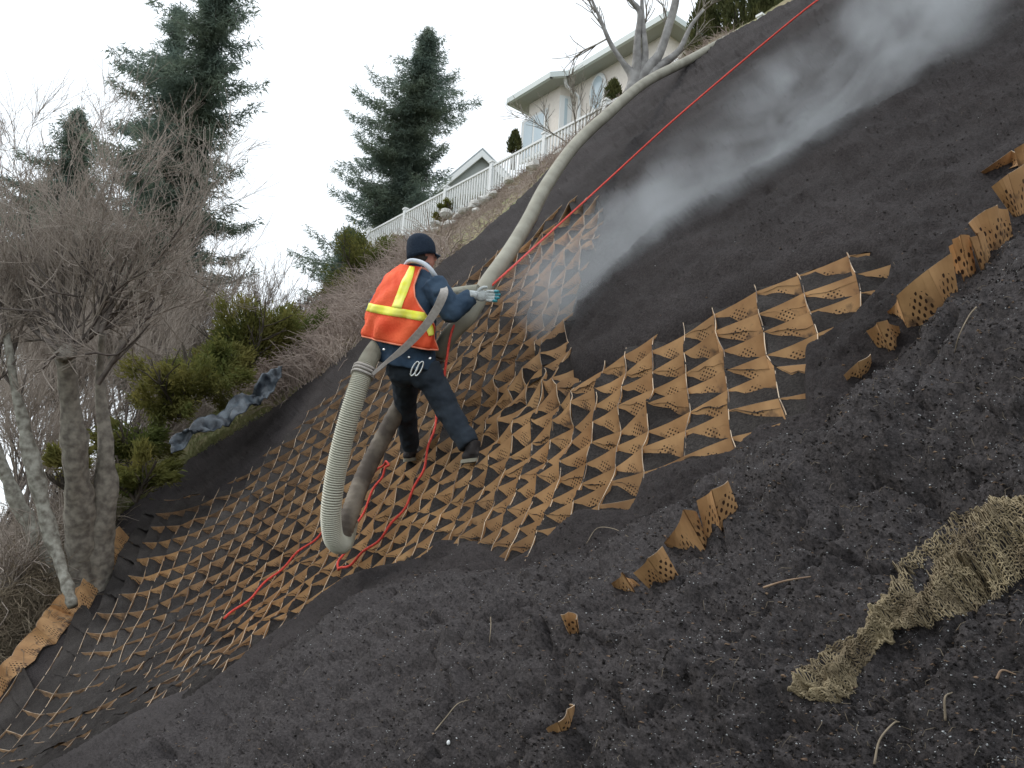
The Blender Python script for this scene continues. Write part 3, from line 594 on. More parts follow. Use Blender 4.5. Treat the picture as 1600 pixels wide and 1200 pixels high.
# ------------------------------------------------------------------ vegetation
def leafcloud(cs,dirs,size,asp=.35,rnd=.6):
    n=len(cs); d=nrm(dirs+rng.normal(0,rnd,(n,3))); u=nrm(np.cross(d,rng.normal(0,1,(n,3)))); L=(size*rng.uniform(.6,1.3,n))[:,None]
    V=np.stack([cs-u*L*asp*.5,cs+d*L*.55-u*L*asp*.35,cs+d*L,cs+u*L*asp*.5],1)
    F=np.arange(n*4).reshape(n,4); return V.reshape(-1,3),F
def conifer(base,top,prof,label,seed,dens=1.0,spray=.30,group='conifers beyond the slope',maxr=None,cat='tree'):
    global rng; rng=np.random.default_rng(seed); base=np.array(base);top=np.array(top); H=np.linalg.norm(top-base)
    t=thing('conifer_tree',label,cat,group=group)
    pts=spline([base-UP*1,base+(top-base)*.5,top],12); V,F_=tube(pts,np.linspace(.02*H*.8+.02,.012,12),8); mk('trunk',V,F_,M['darkbark'],t,True)
    cs=[];ds=[];tw=[]
    nb=int(95*dens)
    for i in range(nb):
        h=.02+.97*(i+rng.random())/nb; az_=i*2.39996+rng.normal(0,.3); c0=base+(top-base)*h
        out=np.array([math.cos(az_),math.sin(az_),0]); side=out@RIGHT
        R=np.interp(h,[p_[0] for p_ in prof],[p_[1] if side<0 else p_[2] for p_ in prof])*(.4+.6*abs(side))*rng.uniform(.45,1.2)
        R=max(R,.12); m=max(4,int(R/.22)); droop=rng.uniform(.10,.32); ups=rng.uniform(.05,.28)
        prev=c0
        for k in range(1,m+1):
            s=k/m; q=c0+out*R*s+UP*R*(-droop*math.sin(s*2.4)+ups*s*s)+rng.normal(0,.03,3)
            tw.append((prev,q,.02*(1-s)+.008)); 
            wdt=(.30*R*(1-s)+.14)
            lat=np.cross(out,UP)
            for _ in range(int((24+56*(1-s)*min(R,1.6))*spray/.34)):
                o3=lat*rng.uniform(-1,1)*wdt*.85; cs.append(q+o3+(prev-q)*rng.random()-UP*rng.uniform(0,.20)**1.0-out*abs(rng.normal(0,.08))); ds.append(out*.7+nrm(o3+1e-6)*.6-UP*.35)
            prev=q
    cs=np.array(cs);ds=np.array(ds)
    V,F_=leafcloud(cs,ds,spray*.36,.20,.75); V2,F2=leafcloud(cs+rng.normal(0,.06,cs.shape),ds,spray*.34,.18,.75)
    mk('crown',np.concatenate([V,V2]),np.concatenate([F_,F2+len(V)]),M['needle'],t)
    A=np.array([a for a,_,_ in tw]);B=np.array([b for _,b,_ in tw]);r_=np.array([r for *_,r in tw]); V,F_=twigs(A,B,r_,r_*.7); mk('branches',V,F_,M['darkbark'],t)
    return t
conifer(P(232,600,23.),P(362,-90,21.),[(0,2.2,2.6),(.15,2.8,3.0),(.35,3.1,2.0),(.55,3.0,1.5),(.72,2.3,1.3),(.87,1.3,1.0),(1,.4,.4)],'tallest dark conifer at the left, its top cut by the frame',11,1.9,.40)
conifer(P(236,560,25.),P(282,2,24.),[(0,2.0,1.2),(.5,2.2,1.0),(.8,1.1,.6),(1,.2,.2)],'slimmer conifer with a thin ragged tip just left of the tallest one',12,1.1,.38)
conifer(P(88,520,26.),P(124,170,26.),[(0,4.2,3.0),(.3,4.0,2.6),(.6,3.0,1.8),(.78,1.6,1.0),(.9,.9,.8),(1,.2,.2)],'low broad conifer behind the bare thicket at the far left',13,1.7,.40)
conifer(P(612,440,31.),P(672,42,29.),[(0,2.9,2.6),(.22,3.5,3.2),(.32,2.9,3.0),(.42,2.6,1.7),(.6,2.5,1.5),(.72,2.3,2.1),(.85,1.2,1.3),(.95,.6,.7),(1,.1,.1)],'blue green conifer standing alone against the sky beside the railing',14,2.1,.40)
conifer(P(520,560,29.),P(546,352,29.),[(0,1.8,1.8),(.5,1.5,1.4),(.8,.9,.9),(1,.2,.3)],'short conifer below and left of the lone blue green one',15,.8,.38)
# tree and shrub skeletons
def grow(p,d,L,r,lev,out,spread=.5,upw=.25,seg=3):
    q=p; dd=nrm(d)
    for s in range(seg):
        dd=nrm(dd+rng.normal(0,.13,3)+UP*upw*.25); nq=q+dd*L/seg; r2=r*(1-.22/seg*(1)); out.append((q,nq,r,r2)); q=nq;r=r2
        if lev>0 and s>=(0 if lev<3 else 1):
            for _ in range(2 if lev>1 else 3):
                nd_=nrm(dd+rng.normal(0,spread,3)+UP*upw); grow(q,nd_,L*rng.uniform(.5,.78),r*.55,lev-1,out,spread,upw,seg)
    return out
def skel(out,name,m,parent,minr=.0):
    A=np.array([o_[0] for o_ in out]);B=np.array([o_[1] for o_ in out]);ra=np.maximum(np.array([o_[2] for o_ in out]),minr);rb_=np.maximum(np.array([o_[3] for o_ in out]),minr)
    V,F_=twigs(A,B,ra,rb_); return mk(name,V,F_,m,parent)
# grey multi-stem tree in front at the left
rng=np.random.default_rng(21)
gt=thing('grey_multistem_tree','grey pollarded multi stem tree with bare branches, rooted beside the tan side strip','tree')
D=10.2
stems=[([(114,948,9.9),(106,918,10.0),(94,880,10.1),(80,835,D),(66,785,D),(50,720,D),(36,660,D),(22,600,D),(10,520,D)],[.060,.068,.075,.085,.09,.08,.065,.055,.035]),
([(126,975,11.3),(126,900,11.1),(126,830,11),(122,760,10.8),(116,690,10.6),(108,620,10.4),(104,556,D)],[.17,.175,.165,.15,.135,.115,.105]),
([(146,960,11.3),(152,880,11.2),(164,800,11.1),(166,710,11),(156,600,11),(160,520,11)],[.20,.19,.14,.10,.06,.035]),
([(100,930,11.2),(64,850,11.2),(20,770,11.2),(-30,640,11.2)],[.13,.11,.09,.07])]
for i,(pp,rr) in enumerate(stems):
    q=spline(np.array([P(*t) for t in pp]),26); r_=np.interp(np.linspace(0,1,26),np.linspace(0,1,len(rr)),rr)*(1+.10*rng.normal(0,1,26)); V,F_=tube(q,r_,16); V=np.array(V); V=V+(V-np.repeat(q,16,0))*(.22*fbm(V*[1,1,.35],7,3,61))[:,None]; mk('trunk',V,F_,M['palebark'] if i in(0,3) else M['bark'],gt,True)
V,F_=ellip(P(103,552,10.1),RIGHT*.12,FWD*.11,UP*.10,12,8); V=np.array(V); V=V+nrm(V-P(103,552,10.1))*.02*rng.normal(0,1,(len(V),1)); mk('pollard_knob',V,F_,M['bark'],gt,True)
out=[]
for (x0,y0,x1,y1,x2,y2,d2) in [(108,545,116,490,150,380,8.9),(112,545,150,500,215,370,8.6),(115,548,190,480,300,330,8.4),(106,540,100,470,95,330,8.8),(98,545,60,480,45,330,8.9),(95,550,40,500,-10,400,9),(150,520,175,420,240,250,9.2),(158,520,180,450,190,300,9.4),(10,520,-5,440,20,300,9.4),(108,545,140,430,185,250,9.1),(100,540,85,430,110,260,9.2),(38,660,20,560,60,450,9),(152,600,220,500,330,340,9.3),(-20,640,10,500,30,380,9.4)]:
    pts=spline(np.array([P(x0,y0,10.2),P(x1,y1,10.3),P(x2,y2,d2+1.6)]),9); rr=np.linspace(.036,.009,9)
    for i in range(8):
        out.append((pts[i],pts[i+1],rr[i],rr[i+1]))
        for _ in range(2 if i%2 else 1): grow(pts[i+1],nrm(pts[i+1]-pts[i])+rng.normal(0,.55,3),rng.uniform(.35,.9),rr[i+1]*.5,2 if i%2 else 1,out,.45,.2)
skel([o_ for o_ in out if o_[2]>=.011],'limbs',M['limb'],gt); skel([o_ for o_ in out if o_[2]<.011],'twigs',M['twig'],gt,.0024)
# bare thicket behind: several separate shrubs
for i,(x,y,d,h,lb) in enumerate([(40,860,12.5,3.2,'bare purple brown shrub behind the left stem of the grey tree'),(140,800,14.5,3.8,'bare twiggy shrub rising between the grey tree and the tallest conifer'),(180,740,17,4.3,'bare brown shrub in front of the tallest conifer'),(95,820,17.5,4.6,'tall bare thicket tree behind the pollarded knob'),(-30,830,15,4.0,'bare thicket shrub cut by the left edge of the picture'),(205,720,20,5.4,'farther bare shrub with reddish twig tips under the conifer crown'),(235,700,19,4.0,'bare shrub at the right end of the thicket beside the green juniper'),(30,790,21,5.2,'distant bare tree below the low broad conifer')]):
    rng=np.random.default_rng(60+i); t=thing('bare_shrub',lb,'shrub',group='bare shrubs of the thicket'); b0=P(x,y,float(d)); out=[]
    for k in range(4):
        a=rng.uniform(0,6.28); grow(b0+np.array([math.cos(a),math.sin(a),0])*rng.uniform(.05,.6)-UP*.6,UP+np.array([math.cos(a),math.sin(a),0])*.24,h*rng.uniform(.42,.58),.040*h/4,4,out,.36,.22)
    sel=[o_ for o_ in out if o_[2]>.010]; sm=[o_ for o_ in out if o_[2]<=.010]
    skel(sel,'stems',M['limb'],t); skel(sm,'crown',M['twig'],t,.0030*d/14)
# bare tree up by the house
rng=np.random.default_rng(33); bt_=thing('bare_tree','bare grey tree fanning up in front of the beige house above the hose','tree')
dT=17.0
for pp,rr in [([(985,150,dT),(990,122,dT),(975,100,dT),(955,70,dT),(940,35,dT),(925,0,dT)],[.15,.11,.055,.045,.035,.022]),([(990,145,dT),(995,110,dT),(996,60,dT),(1000,20,dT),(985,0,dT),(960,-30,dT)],[.14,.11,.065,.055,.04,.03]),([(995,140,dT),(1010,110,dT),(1030,85,dT),(1045,40,dT),(1056,0,dT),(1062,-60,dT)],[.14,.12,.085,.08,.075,.065]),([(1000,138,dT),(1030,105,dT),(1060,80,dT),(1080,40,dT),(1100,15,dT)],[.12,.09,.06,.04,.022]),([(996,125,dT),(1008,90,dT),(1005,40,dT),(1003,0,dT),(1006,-40,dT)],[.10,.07,.045,.035,.03])]:
    q=spline(np.array([P(*t) for t in pp]),18); r_=np.interp(np.linspace(0,1,18),np.linspace(0,1,len(rr)),rr); V,F_=tube(q,r_,8); mk('trunk',V,F_,M['bark2'],bt_,True)
out=[]
for (x,y,dx,dy) in [(955,70,-30,-50),(940,35,-15,-40),(930,20,-25,-35),(1000,60,15,-50),(1045,60,-6,-40),(1080,40,25,-30),(1095,20,20,-15),(985,0,-30,-20),(950,60,-45,20),(1005,30,-20,-25),(1060,85,40,-40)]:
    p=P(x,y,dT); grow(p,P(x+dx,y+dy,dT)-p,.7,.020,1,out,.35,.2)
skel(out,'branches',M['bark'],bt_,.006)
rng=np.random.default_rng(34); sh=thing('bare_sapling','thin bare sapling leaning before the windows of the beige house','tree'); out=[]
for (x,y,dx,dy) in [(900,215,-6,-60),(902,212,25,-40),(890,225,-40,-30)]:
    p=P(x,y,20.); grow(p,P(x+dx,y+dy,20.)-p,1.0,.018,2,out,.3,.1)
skel(out,'branches',M['bark'],sh,.006)
# cypresses
def cypress(x,y,d,h,r,lb):
    t=thing('cypress_tree',lb,'tree',group='cypresses at the top of the slope'); b0=P(x,y,float(d)); n=int(4000*h*r)
    n=min(max(n,1500),9000)
    z=rng.random(n)**.9; a=rng.uniform(0,6.28,n); rr=r*np.sqrt(np.clip(1-(z*1.02-.12)**2,0,1))*(1-z**3*.6)*(.85+.2*np.sin(a*5+z*9))*rng.uniform(.6,1.05,n)
    cs=b0+np.stack([np.cos(a)*rr,np.sin(a)*rr,z*h],1); ds=np.stack([np.cos(a)*.25,np.sin(a)*.25,np.ones(n)],1)
    V,F_=leafcloud(cs,ds,.10+.01*h,.35,.25); mk('crown',V,F_,M['cypress'],t)
    V,F_=tube([b0-UP*.5,b0+UP*h*.8],[.06,.02],6); mk('trunk',V,F_,M['darkbark'],t)
rng=np.random.default_rng(44)
for a in [(1100,90,20,1.6,.42,'leftmost, lowest cypress beside the bare tree'),(1122,80,20,1.95,.40,'cypress second from the bare tree, broad at its foot'),(1150,70,19.5,1.6,.34,'tall pointed cypress in the middle of the row'),(1182,50,19,1.0,.25,'small pointed cypress right of the tallest in the row'),(1203,38,19,.85,.22,'slim cypress next to the end of the row'),(1228,25,18.5,.9,.24,'last cypress at the right, cut by the top edge'),(958,165,21,.62,.24,'clipped dark cypress in front of the oval window'),(803,238,24,.6,.19,'small dark evergreen at the left foot of the beige house')]: cypress(*a)
# junipers
def bushy(pts,name,lb,m,group,size=.085,n=6000,up=.6):
    t=thing(name,lb,'shrub',group=group); c=[];dd=[]
    for (x,y,d,r) in pts:
        b0=P(x,y,float(d)); k=int(n*r)
        for _ in range(max(6,int(16*r))):
            dr=nrm(rng.normal(0,1,3)*[1,1,.5]+UP*up); L=r*rng.uniform(.6,1.15); kk=k//max(6,int(16*r)); s=rng.random((kk,1))**.6
            c.append(b0+dr*L*s+rng.normal(0,.10*r+.02,(kk,3))*(1.2-s*.6)); dd.append(np.repeat(dr[None],kk,0))
    V,F_=leafcloud(np.concatenate(c),np.concatenate(dd),size,.3,.4); mk('foliage',V,F_,m,t)
    b0=P(*pts[0][:2],float(pts[0][2])); out=[]; 
    for k in range(6): grow(b0-UP*.3,UP+rng.normal(0,.5,3),pts[0][3]*.8,.03,1,out)
    skel(out,'stem',M['darkbark'],t)
rng=np.random.default_rng(45)
G_='green junipers on the bank'
bushy([(395,548,15,.95),(435,532,15.5,.8),(350,582,14.5,.7)],'juniper_shrub','olive green juniper with upright tufts against the sky, above the tarp',M['juniper'],G_)
bushy([(285,622,13.6,.85),(335,598,13.8,.8),(245,640,13.4,.6)],'juniper_shrub','widest yellow green juniper left of the tarp',M['juniper'],G_)
bushy([(215,695,12.8,.55),(195,708,12.8,.4)],'juniper_shrub','small dark juniper tuft below the wide one',M['juniper'],G_)
bushy([(218,750,12.2,.5),(195,765,12.2,.35)],'juniper_shrub','lowest juniper, touching the top of the soil ridge',M['juniper'],G_)
bushy([(570,440,22,1.3),(600,420,22,.9),(545,465,21,.8)],'juniper_shrub','green bush directly left of the worker under the railing end',M['juniper'],G_)
bushy([(480,500,20,.6),(460,520,20,.5)],'juniper_shrub','small dark green sprig bush between juniper and brambles',M['juniper'],G_)
bushy([(705,330,25,.4),(735,315,25,.35),(690,345,25,.35)],'ivy_shrub','grey green bush growing on the white stones below the railing',M['juniper'],G_)
bushy([(600,318,30,.5)],'juniper_shrub','yellow green bush poking up behind the railing',M['juniper'],G_)
bushy([(108,725,10.9,.22),(104,755,10.9,.15)],'juniper_shrub','little mossy green sprig seen between the stems of the grey tree',M['juniper'],G_,.1)
# brambles, grass and dry stalks on the bank
def stems_on(fn,n,L,r,m,name,lb,arch=.6,segs=5,kind='stuff',lean=.5,up=1.0):
    A=[];B=[];ra=[];rb_=[]
    P0=np.array([fn() for _ in range(n)]); d=nrm(rng.normal(0,lean,(n,3))+UP*up); l=L*rng.uniform(.5,1.3,n)[:,None]/segs; q=P0.copy()
    for s in range(segs):
        nq=q+d*l; A.append(q);B.append(nq); ra.append(np.full(n,r*(1-.6*s/segs)));rb_.append(np.full(n,r*(1-.6*(s+1)/segs))); q=nq
        d=nrm(d+rng.normal(0,.28,(n,3))-UP*arch*.35)
    V,F_=twigs(np.concatenate(A),np.concatenate(B),np.concatenate(ra),np.concatenate(rb_)); o_=mk(name,V,F_,m); setp(o_,lb,name.replace('_',' '),kind=kind); return o_
rng=np.random.default_rng(51)
stems_on(lambda:bankpt(rng.uniform(4.9,7.1),rng.uniform(0,1.8)),9000,.75,.009,M['bramble'],'bramble_thicket','dense dry grey brown brambles on the bank behind the worker')
stems_on(lambda:bankpt(rng.uniform(7.0,10.2),rng.uniform(0.02,1.8)),12000,.26,.007,M['bramble'],'dry_undergrowth','low dry brown undergrowth between the soil edge and the white railing',lean=.9,up=.6)
stems_on(lambda:bankpt(rng.uniform(2.6,5.3),rng.uniform(-.0,.9)**1.3),6000,.15,.006,M['grass'],'pale_grass','short yellow green grass on the bank around the tarp',arch=.5,segs=3)
stems_on(lambda:bankpt(rng.uniform(0.0,2.9),rng.uniform(0.0,1.5)),5000,.6,.006,M['hay'],'dry_stalks','flattened dry brown stalks at the foot of the grey tree',lean=1.2,up=.25,arch=.5)
stems_on(lambda:bankpt(rng.uniform(1.5,5.2),rng.uniform(.8,2.2)),6000,.9,.008,M['twig'],'scrub','brown leafless scrub filling the bank behind the shrubs',lean=.5)
# tarp
rng=np.random.default_rng(71)
u=np.linspace(0,1,46);v=np.linspace(0,1,12); top_=spline(np.array([P(*t) for t in [(266,674,12.4),(300,664,12.6),(345,640,13.0),(385,608,13.4),(418,582,13.8),(442,566,14.2)]]),46); bot_=spline(np.array([P(*t) for t in [(272,697,12.2),(300,684,12.4),(350,664,12.8),(390,638,13.2),(420,612,13.6),(440,590,14.0)]]),46)
g=top_[None]*(1-v)[:,None,None]+bot_[None]*v[:,None,None]; g=g+UP*(.13*fbm(g,2.6,3,7)+.07*fbm(g,8,2,8))[...,None]+FWD*(-.22*fbm(g,3.6,3,9))[...,None]
i0=np.arange(12*46).reshape(12,46); o_=mk('tarp',g.reshape(-1,3),np.stack([i0[:-1,:-1],i0[1:,:-1],i0[1:,1:],i0[:-1,1:]],-1).reshape(-1,4),M['tarp'],smooth=False); so=o_.modifiers.new('t','SOLIDIFY'); so.thickness=.012
setp(o_,'crumpled blue grey tarp lying along the grassy bank above the soil ridge','tarp')
# ------------------------------------------------------------------ hose
hose=thing('blower_hose','long ribbed grey mulch blower hose looping down the slope to the worker','hose')
up_pts=[(1175,42,17.6),(1142,58,16.6),(1080,92,15.2),(1010,128,13.6),(950,178,12.0),(900,225,10.9),(855,288,9.7),(825,345,8.8),(795,395,8.1),(760,445,7.35),(735,490,7.1),(706,520,7.05),(685,552,7.15)]
q1=spline(np.array([P(*t) for t in up_pts]),150); V,F_=tube(q1,np.linspace(.080,.066,150),18); mk('upper_hose',V,F_,M['hose'],hose,True)
low=[(685,552,7.15),(655,590,7.35),(625,635,7.45),(590,700,7.35),(565,752,7.2),(548,800,7.0),(533,842,6.9)]
q2=spline(np.array([P(*t) for t in low]),90); V,F_=tube(q2,np.full(90,.072)*(1+.05*np.sin(np.arange(90)*2.2)),16); mk('muddy_hose',V,F_,M['mudhose'],hose,True)
lp=[(545,815,7.05),(536,848,6.90),(522,842,6.78),(517,805,6.72),(523,750,6.68),(533,700,6.64),(546,650,6.62),(560,605,6.62),(570,577,6.68),(580,556,6.86),(598,532,7.04),(632,495,7.22),(668,470,7.25),(700,462,7.15),(728,457,7.02),(748,454,6.98)]
q3=spline(np.array([P(*t) for t in lp]),840); i_=np.arange(840); rad=.073*(1+.04*np.sign(np.sin(i_*math.pi/2+.3)))*np.interp(i_,[0,80,400,520,839],[1,1.04,1,.92,.66])
V,F_=tube(q3,rad,20); mi=[1 if (k//20)%4 in(0,1) and (k//20)<420 or (k//20)>640 and (k//20)%4==0 else 0 for k in range(len(F_))]; mk('ribbed_hose',V,F_,[M['hose'],M['hoserib']],hose,False,mi)
ck=spline(np.array([P(*t) for t in [(556,594,6.53),(566,590,6.52),(577,592,6.53),(587,597,6.58)]]),12)
kn=MB()
for off in (0,.03,.055):
    c=q3[424+int(off*400)]; t=nrm(q3[444]-q3[424]); u_=nrm(np.cross(t,UP)); w_=np.cross(t,u_); a=np.linspace(0,2*math.pi,24); V,F_=tube([c+.080*(math.cos(x)*u_+math.sin(x)*w_)+t*.01*math.sin(2*x) for x in a],.011,6); kn.add(V,F_)
kn.build('strap_binding',M['strap'],hose,True)
# ------------------------------------------------------------------ rope
rp=[(1300,-14,10.3),(1262,12,10.2),(1160,96,10.3),(1050,190,10.1),(960,272,9.9),(880,345,8.9),(800,418,7.6),(762,452,7.25),(735,478,7.15),(708,512,6.98),(698,560,6.9),(694,590,6.9)]
rope=thing('safety_rope','red orange rope running down the slope past the worker and looping below his boots','rope')
q=spline(np.array([P(*t) for t in rp]),80); V,F_=tube(q,np.linspace(.011,.010,80),7); mk('taut_rope',V,F_,M['rope'],rope,True)
rp2=[(694,590),(692,625),(686,655),(675,700),(662,745),(640,790),(612,830),(580,862),(548,888),(533,894),(534,884),(548,852),(570,806),(592,762),(606,738),(610,729),(604,728),(588,745),(566,772),(540,805),(505,838),(470,868),(432,903),(395,938),(355,972)]
q=spline(np.array([S(x,y)+NW*.035 if k>0 else P(x,y,6.9) for k,(x,y) in enumerate(rp2)]),220); q+=NW*(.012*np.sin(np.arange(220)*.5))[:,None]; V,F_=tube(q,np.full(220,.0105),7); mk('slack_rope',V,F_,M['rope'],rope,True)
# ------------------------------------------------------------------ worker
man=thing('person','worker in navy jacket, orange vest and dark beanie straddling the slope with the hose','person')
DL=Sd(645,712); DR=Sd(742,706)
Fc=nrm(cv(.50,0,.87)); Rt=nrm(np.cross(Fc,UP)); Bk=-Fc         # facing, his right, back
Hd=6.98
pel=P(640,566,Hd); hipL=P(631,582,Hd+.10); hipR=P(664,584,Hd-.06)
DLa=DL-.02; DRa=DR-.02
kneeL=P(634,645,(Hd+DLa)/2+.08); ankL=P(641,698,DLa); kneeR=P(700,642,(Hd+DRa)/2+.02); ankR=P(734,697,DRa)
shL=P(618,437,Hd+.16); shR=P(678,446,Hd-.10); neckb=P(653,420,Hd+.06); headc=P(661,398,Hd+.08)
elR=P(706,487,Hd-.20); wrR=P(737,463,Hd-.12); elL=P(584,492,Hd+.22); wrL=P(625,497,Hd+.45)
def capsule(a,b,ra,rb_,n=7,sides=12,flat=1.): 
    pts=[a*(1-t)+b*t for t in np.linspace(0,1,n)]; return tube(pts,np.linspace(ra,rb_,n),sides,True,flat)
bm=MB()
for a,b,ra,rb_ in [(pel,P(648,480,Hd+.03),.13,.12),(P(648,480,Hd+.03),neckb,.13,.10),(P(628,440,Hd+.12),P(668,446,Hd-.05),.06,.06),(neckb-UP*.03,headc,.058,.055),(hipL,kneeL,.075,.055),(kneeL,ankL,.055,.04),(hipR,kneeR,.075,.055),(kneeR,ankR,.055,.04),(shR,elR,.05,.042),(elR,wrR,.04,.03),(shL,elL,.05,.042),(elL,wrL,.04,.03)]:
    V,F_=capsule(a,b,ra,rb_); bm.add(V,F_)
HF=nrm(cv(.86,.12,.45)); HR=nrm(np.cross(HF,UP)); HU=nrm(np.cross(HR,HF))
V,F_=ellip(headc+HU*.02,HF*.098,HR*.076,HU*.118,20,14); bm.add(V,F_)
V,F_=ellip(headc-HU*.055+HF*.035,HF*.062,HR*.056,HU*.060,14,10); bm.add(V,F_)
V,F_=ellip(headc-HU*.012+HF*.102,HF*.022,HR*.013,HU*.024,10,8); bm.add(V,F_)
V,F_=ellip(headc-HU*.060+HF*.088,HF*.014,HR*.024,HU*.010,10,8); bm.add(V,F_)
V,F_=ellip(headc-HU*.095+HF*.07,HF*.022,HR*.024,HU*.018,10,8); bm.add(V,F_)
for sg in(-1,1): V,F_=ellip(headc-HU*.005+HR*.078*sg-HF*.005,HF*.020,HR*.012,HU*.032,10,8); bm.add(V,F_)
body=bm.build('body',M['skin'],man,True); remesh(body,.009,3)
for sg in(-1,1):
    V,F_=ellip(headc+HU*.018+HF*.086+HR*.032*sg,HF*.010,HR*.014,HU*.008,10,8); mk('eye',V,F_,M['white'],man,True)
V,F_=ellip(headc-HF*.022-HU*.005,HF*.084,HR*.082,HU*.085,16,12); mk('hair',V,F_,M['hair'],man,True)
# beanie
bmb=MB(); prof=[(-.01,.115,.101),(.018,.117,.103),(.05,.117,.103),(.085,.110,.098),(.115,.092,.083),(.138,.062,.058),(.150,.028,.026),(.153,.004,.004)]
cb=headc+HU*.016-HF*.014; tilt=nrm(HU-HF*.12); secs=[]
a=np.linspace(0,2*math.pi,28,endpoint=False)
for h,rf,rr in prof: secs.append(np.array([cb+tilt*h+HF*rf*math.cos(x)+HR*rr*math.sin(x)-HU*(.030*(1-math.cos(x))*max(0,1-h/.08)) for x in a]))
secs=[np.array([cb+tilt*.0+HF*.094*math.cos(x)+HR*.082*math.sin(x)-HU*(.030*(1-math.cos(x))) for x in a])]+secs
V=np.concatenate(secs); n=28; F_=[(i*n+j,i*n+(j+1)%n,(i+1)*n+(j+1)%n,(i+1)*n+j) for i in range(len(secs)-1) for j in range(n)]; mk('beanie',V,F_,M['beanie'],man,True)
V,F_=tube([cb+tilt*.010+HF*.110*math.cos(x)+HR*.096*math.sin(x)-HU*(.030*(1-math.cos(x))) for x in np.linspace(0,2*math.pi,30)],.007,8); mk('beanie_cuff',V,F_,M['beanie'],man,True)
vv=[]
for s in np.linspace(0,1,6):
    for x in np.linspace(-1,1,9): vv.append(cb+HF*(.092+.062*s*(1-.35*x*x))+HR*.070*x-HU*(.012+.012*s+.018*x*x)+HU*.012)
i0=np.arange(54).reshape(6,9); o_=mk('cap_visor',np.array(vv),np.stack([i0[:-1,:-1],i0[1:,:-1],i0[1:,1:],i0[:-1,1:]],-1).reshape(-1,4),M['visor'],man,True); o_.modifiers.new('s','SOLIDIFY').thickness=.006
# trousers
tm=MB()
for a,b,ra,rb_ in [(hipL+UP*.05,kneeL,.112,.092),(kneeL,ankL-UP*-.01,.092,.082),(hipR+UP*.05,kneeR,.122,.095),(kneeR,ankR,.096,.088)]:
    V,F_=capsule(a,b,ra,rb_,9,14); tm.add(V,F_)
for a,r_ in ((kneeL,.093),(kneeR,.097),(hipL,.125),(hipR,.13)): V,F_=ellip(a,RIGHT*r_,FWD*r_,UP*r_,14,10); tm.add(V,F_)
V,F_=ellip(pel-UP*.04,Rt*.20,Bk*.15,UP*.15,18,12); tm.add(V,F_)
tr=tm.build('trousers',M['jeans'],man,True); remesh(tr,.012,5)
tx=bpy.data.textures.new('folds','CLOUDS'); tx.noise_scale=.09; tx.noise_depth=2
dm=tr.modifiers.new('d','DISPLACE'); dm.texture=tx; dm.strength=.03; dm.mid_level=.5; dm.texture_coords='GLOBAL'
# torso sections
secp=[((631,554),.300,.185,Hd-.0),((629,529),.320,.198,Hd),((630,506),.312,.198,Hd),((634,481),.288,.190,Hd+.01),((641,458),.262,.172,Hd+.03),((646,438),.232,.145,Hd+.05),((650,424),.150,.105,Hd+.06),((652,415),.085,.085,Hd+.07)]
lat=nrm(Rt-UP*.27); axs=[(P(c[0],c[1],d_),A_,B_) for c,A_,B_,d_ in secp]
def tsurf(s,th,off=0.):
    s=min(max(s,0),len(axs)-1.0001); i=int(s); f=s-i; c=axs[i][0]*(1-f)+axs[i+1][0]*f; A_=axs[i][1]*(1-f)+axs[i+1][1]*f; B_=axs[i][2]*(1-f)+axs[i+1][2]*f
    return c+lat*(A_*.92+off)*math.copysign(abs(math.sin(th))**.9,math.sin(th))+Bk*(B_+off)*math.copysign(abs(math.cos(th))**.9,math.cos(th))
jm=MB()
ths=np.linspace(0,2*math.pi,30,endpoint=False)
sv=[-.0]+list(np.linspace(0,7,22)); R_=[]
low0=[tsurf(0,t,-.01)-UP*.085 for t in ths]
rings=[low0]+[[tsurf(s,t) for t in ths] for s in np.linspace(0,7,22)]
V=np.concatenate([np.array(r) for r in rings]); n=30; F_=[(i*n+j,i*n+(j+1)%n,(i+1)*n+(j+1)%n,(i+1)*n+j) for i in range(len(rings)-1) for j in range(n)]+[tuple(range(n-1,-1,-1)),tuple((len(rings)-1)*n+j for j in range(n))]; jm.add(V,F_)
for a,b,ra,rb_ in [(shR,P(692,466,Hd-.17),.105,.100),(P(692,466,Hd-.17),elR,.100,.090),(elR,wrR,.088,.066),(shL,elL,.095,.085),(elL,wrL,.085,.06)]:
    V,F_=capsule(a,b,ra,rb_,8,14); jm.add(V,F_)
V,F_=ellip(elR,RIGHT*.09,FWD*.09,UP*.09,14,10); jm.add(V,F_)
V,F_=ellip(P(577,522,Hd+.08),RIGHT*.055,FWD*.10,UP*.04,12,8); jm.add(V,F_)
V,F_=tube([neckb+.075*(math.cos(x)*Rt+math.sin(x)*Fc)+UP*.02 for x in np.linspace(0,2*math.pi,24)],.026,8); jm.add(V,F_)
ja=jm.build('jacket',M['navy'],man,True); remesh(ja,.011,4)
dm=ja.modifiers.new('d','DISPLACE'); dm.texture=tx; dm.strength=.028; dm.mid_level=.5; dm.texture_coords='GLOBAL'
for i,(x,y,d_) in enumerate([(600,546,Hd-.23),(639,558,Hd-.24),(672,560,Hd-.30)]):
    V,F_=ellip(P(x,y,d_+.01),RIGHT*.011,FWD*.008,UP*.011,10,8); mk('snap_button',V,F_,M['steel'],man,True)
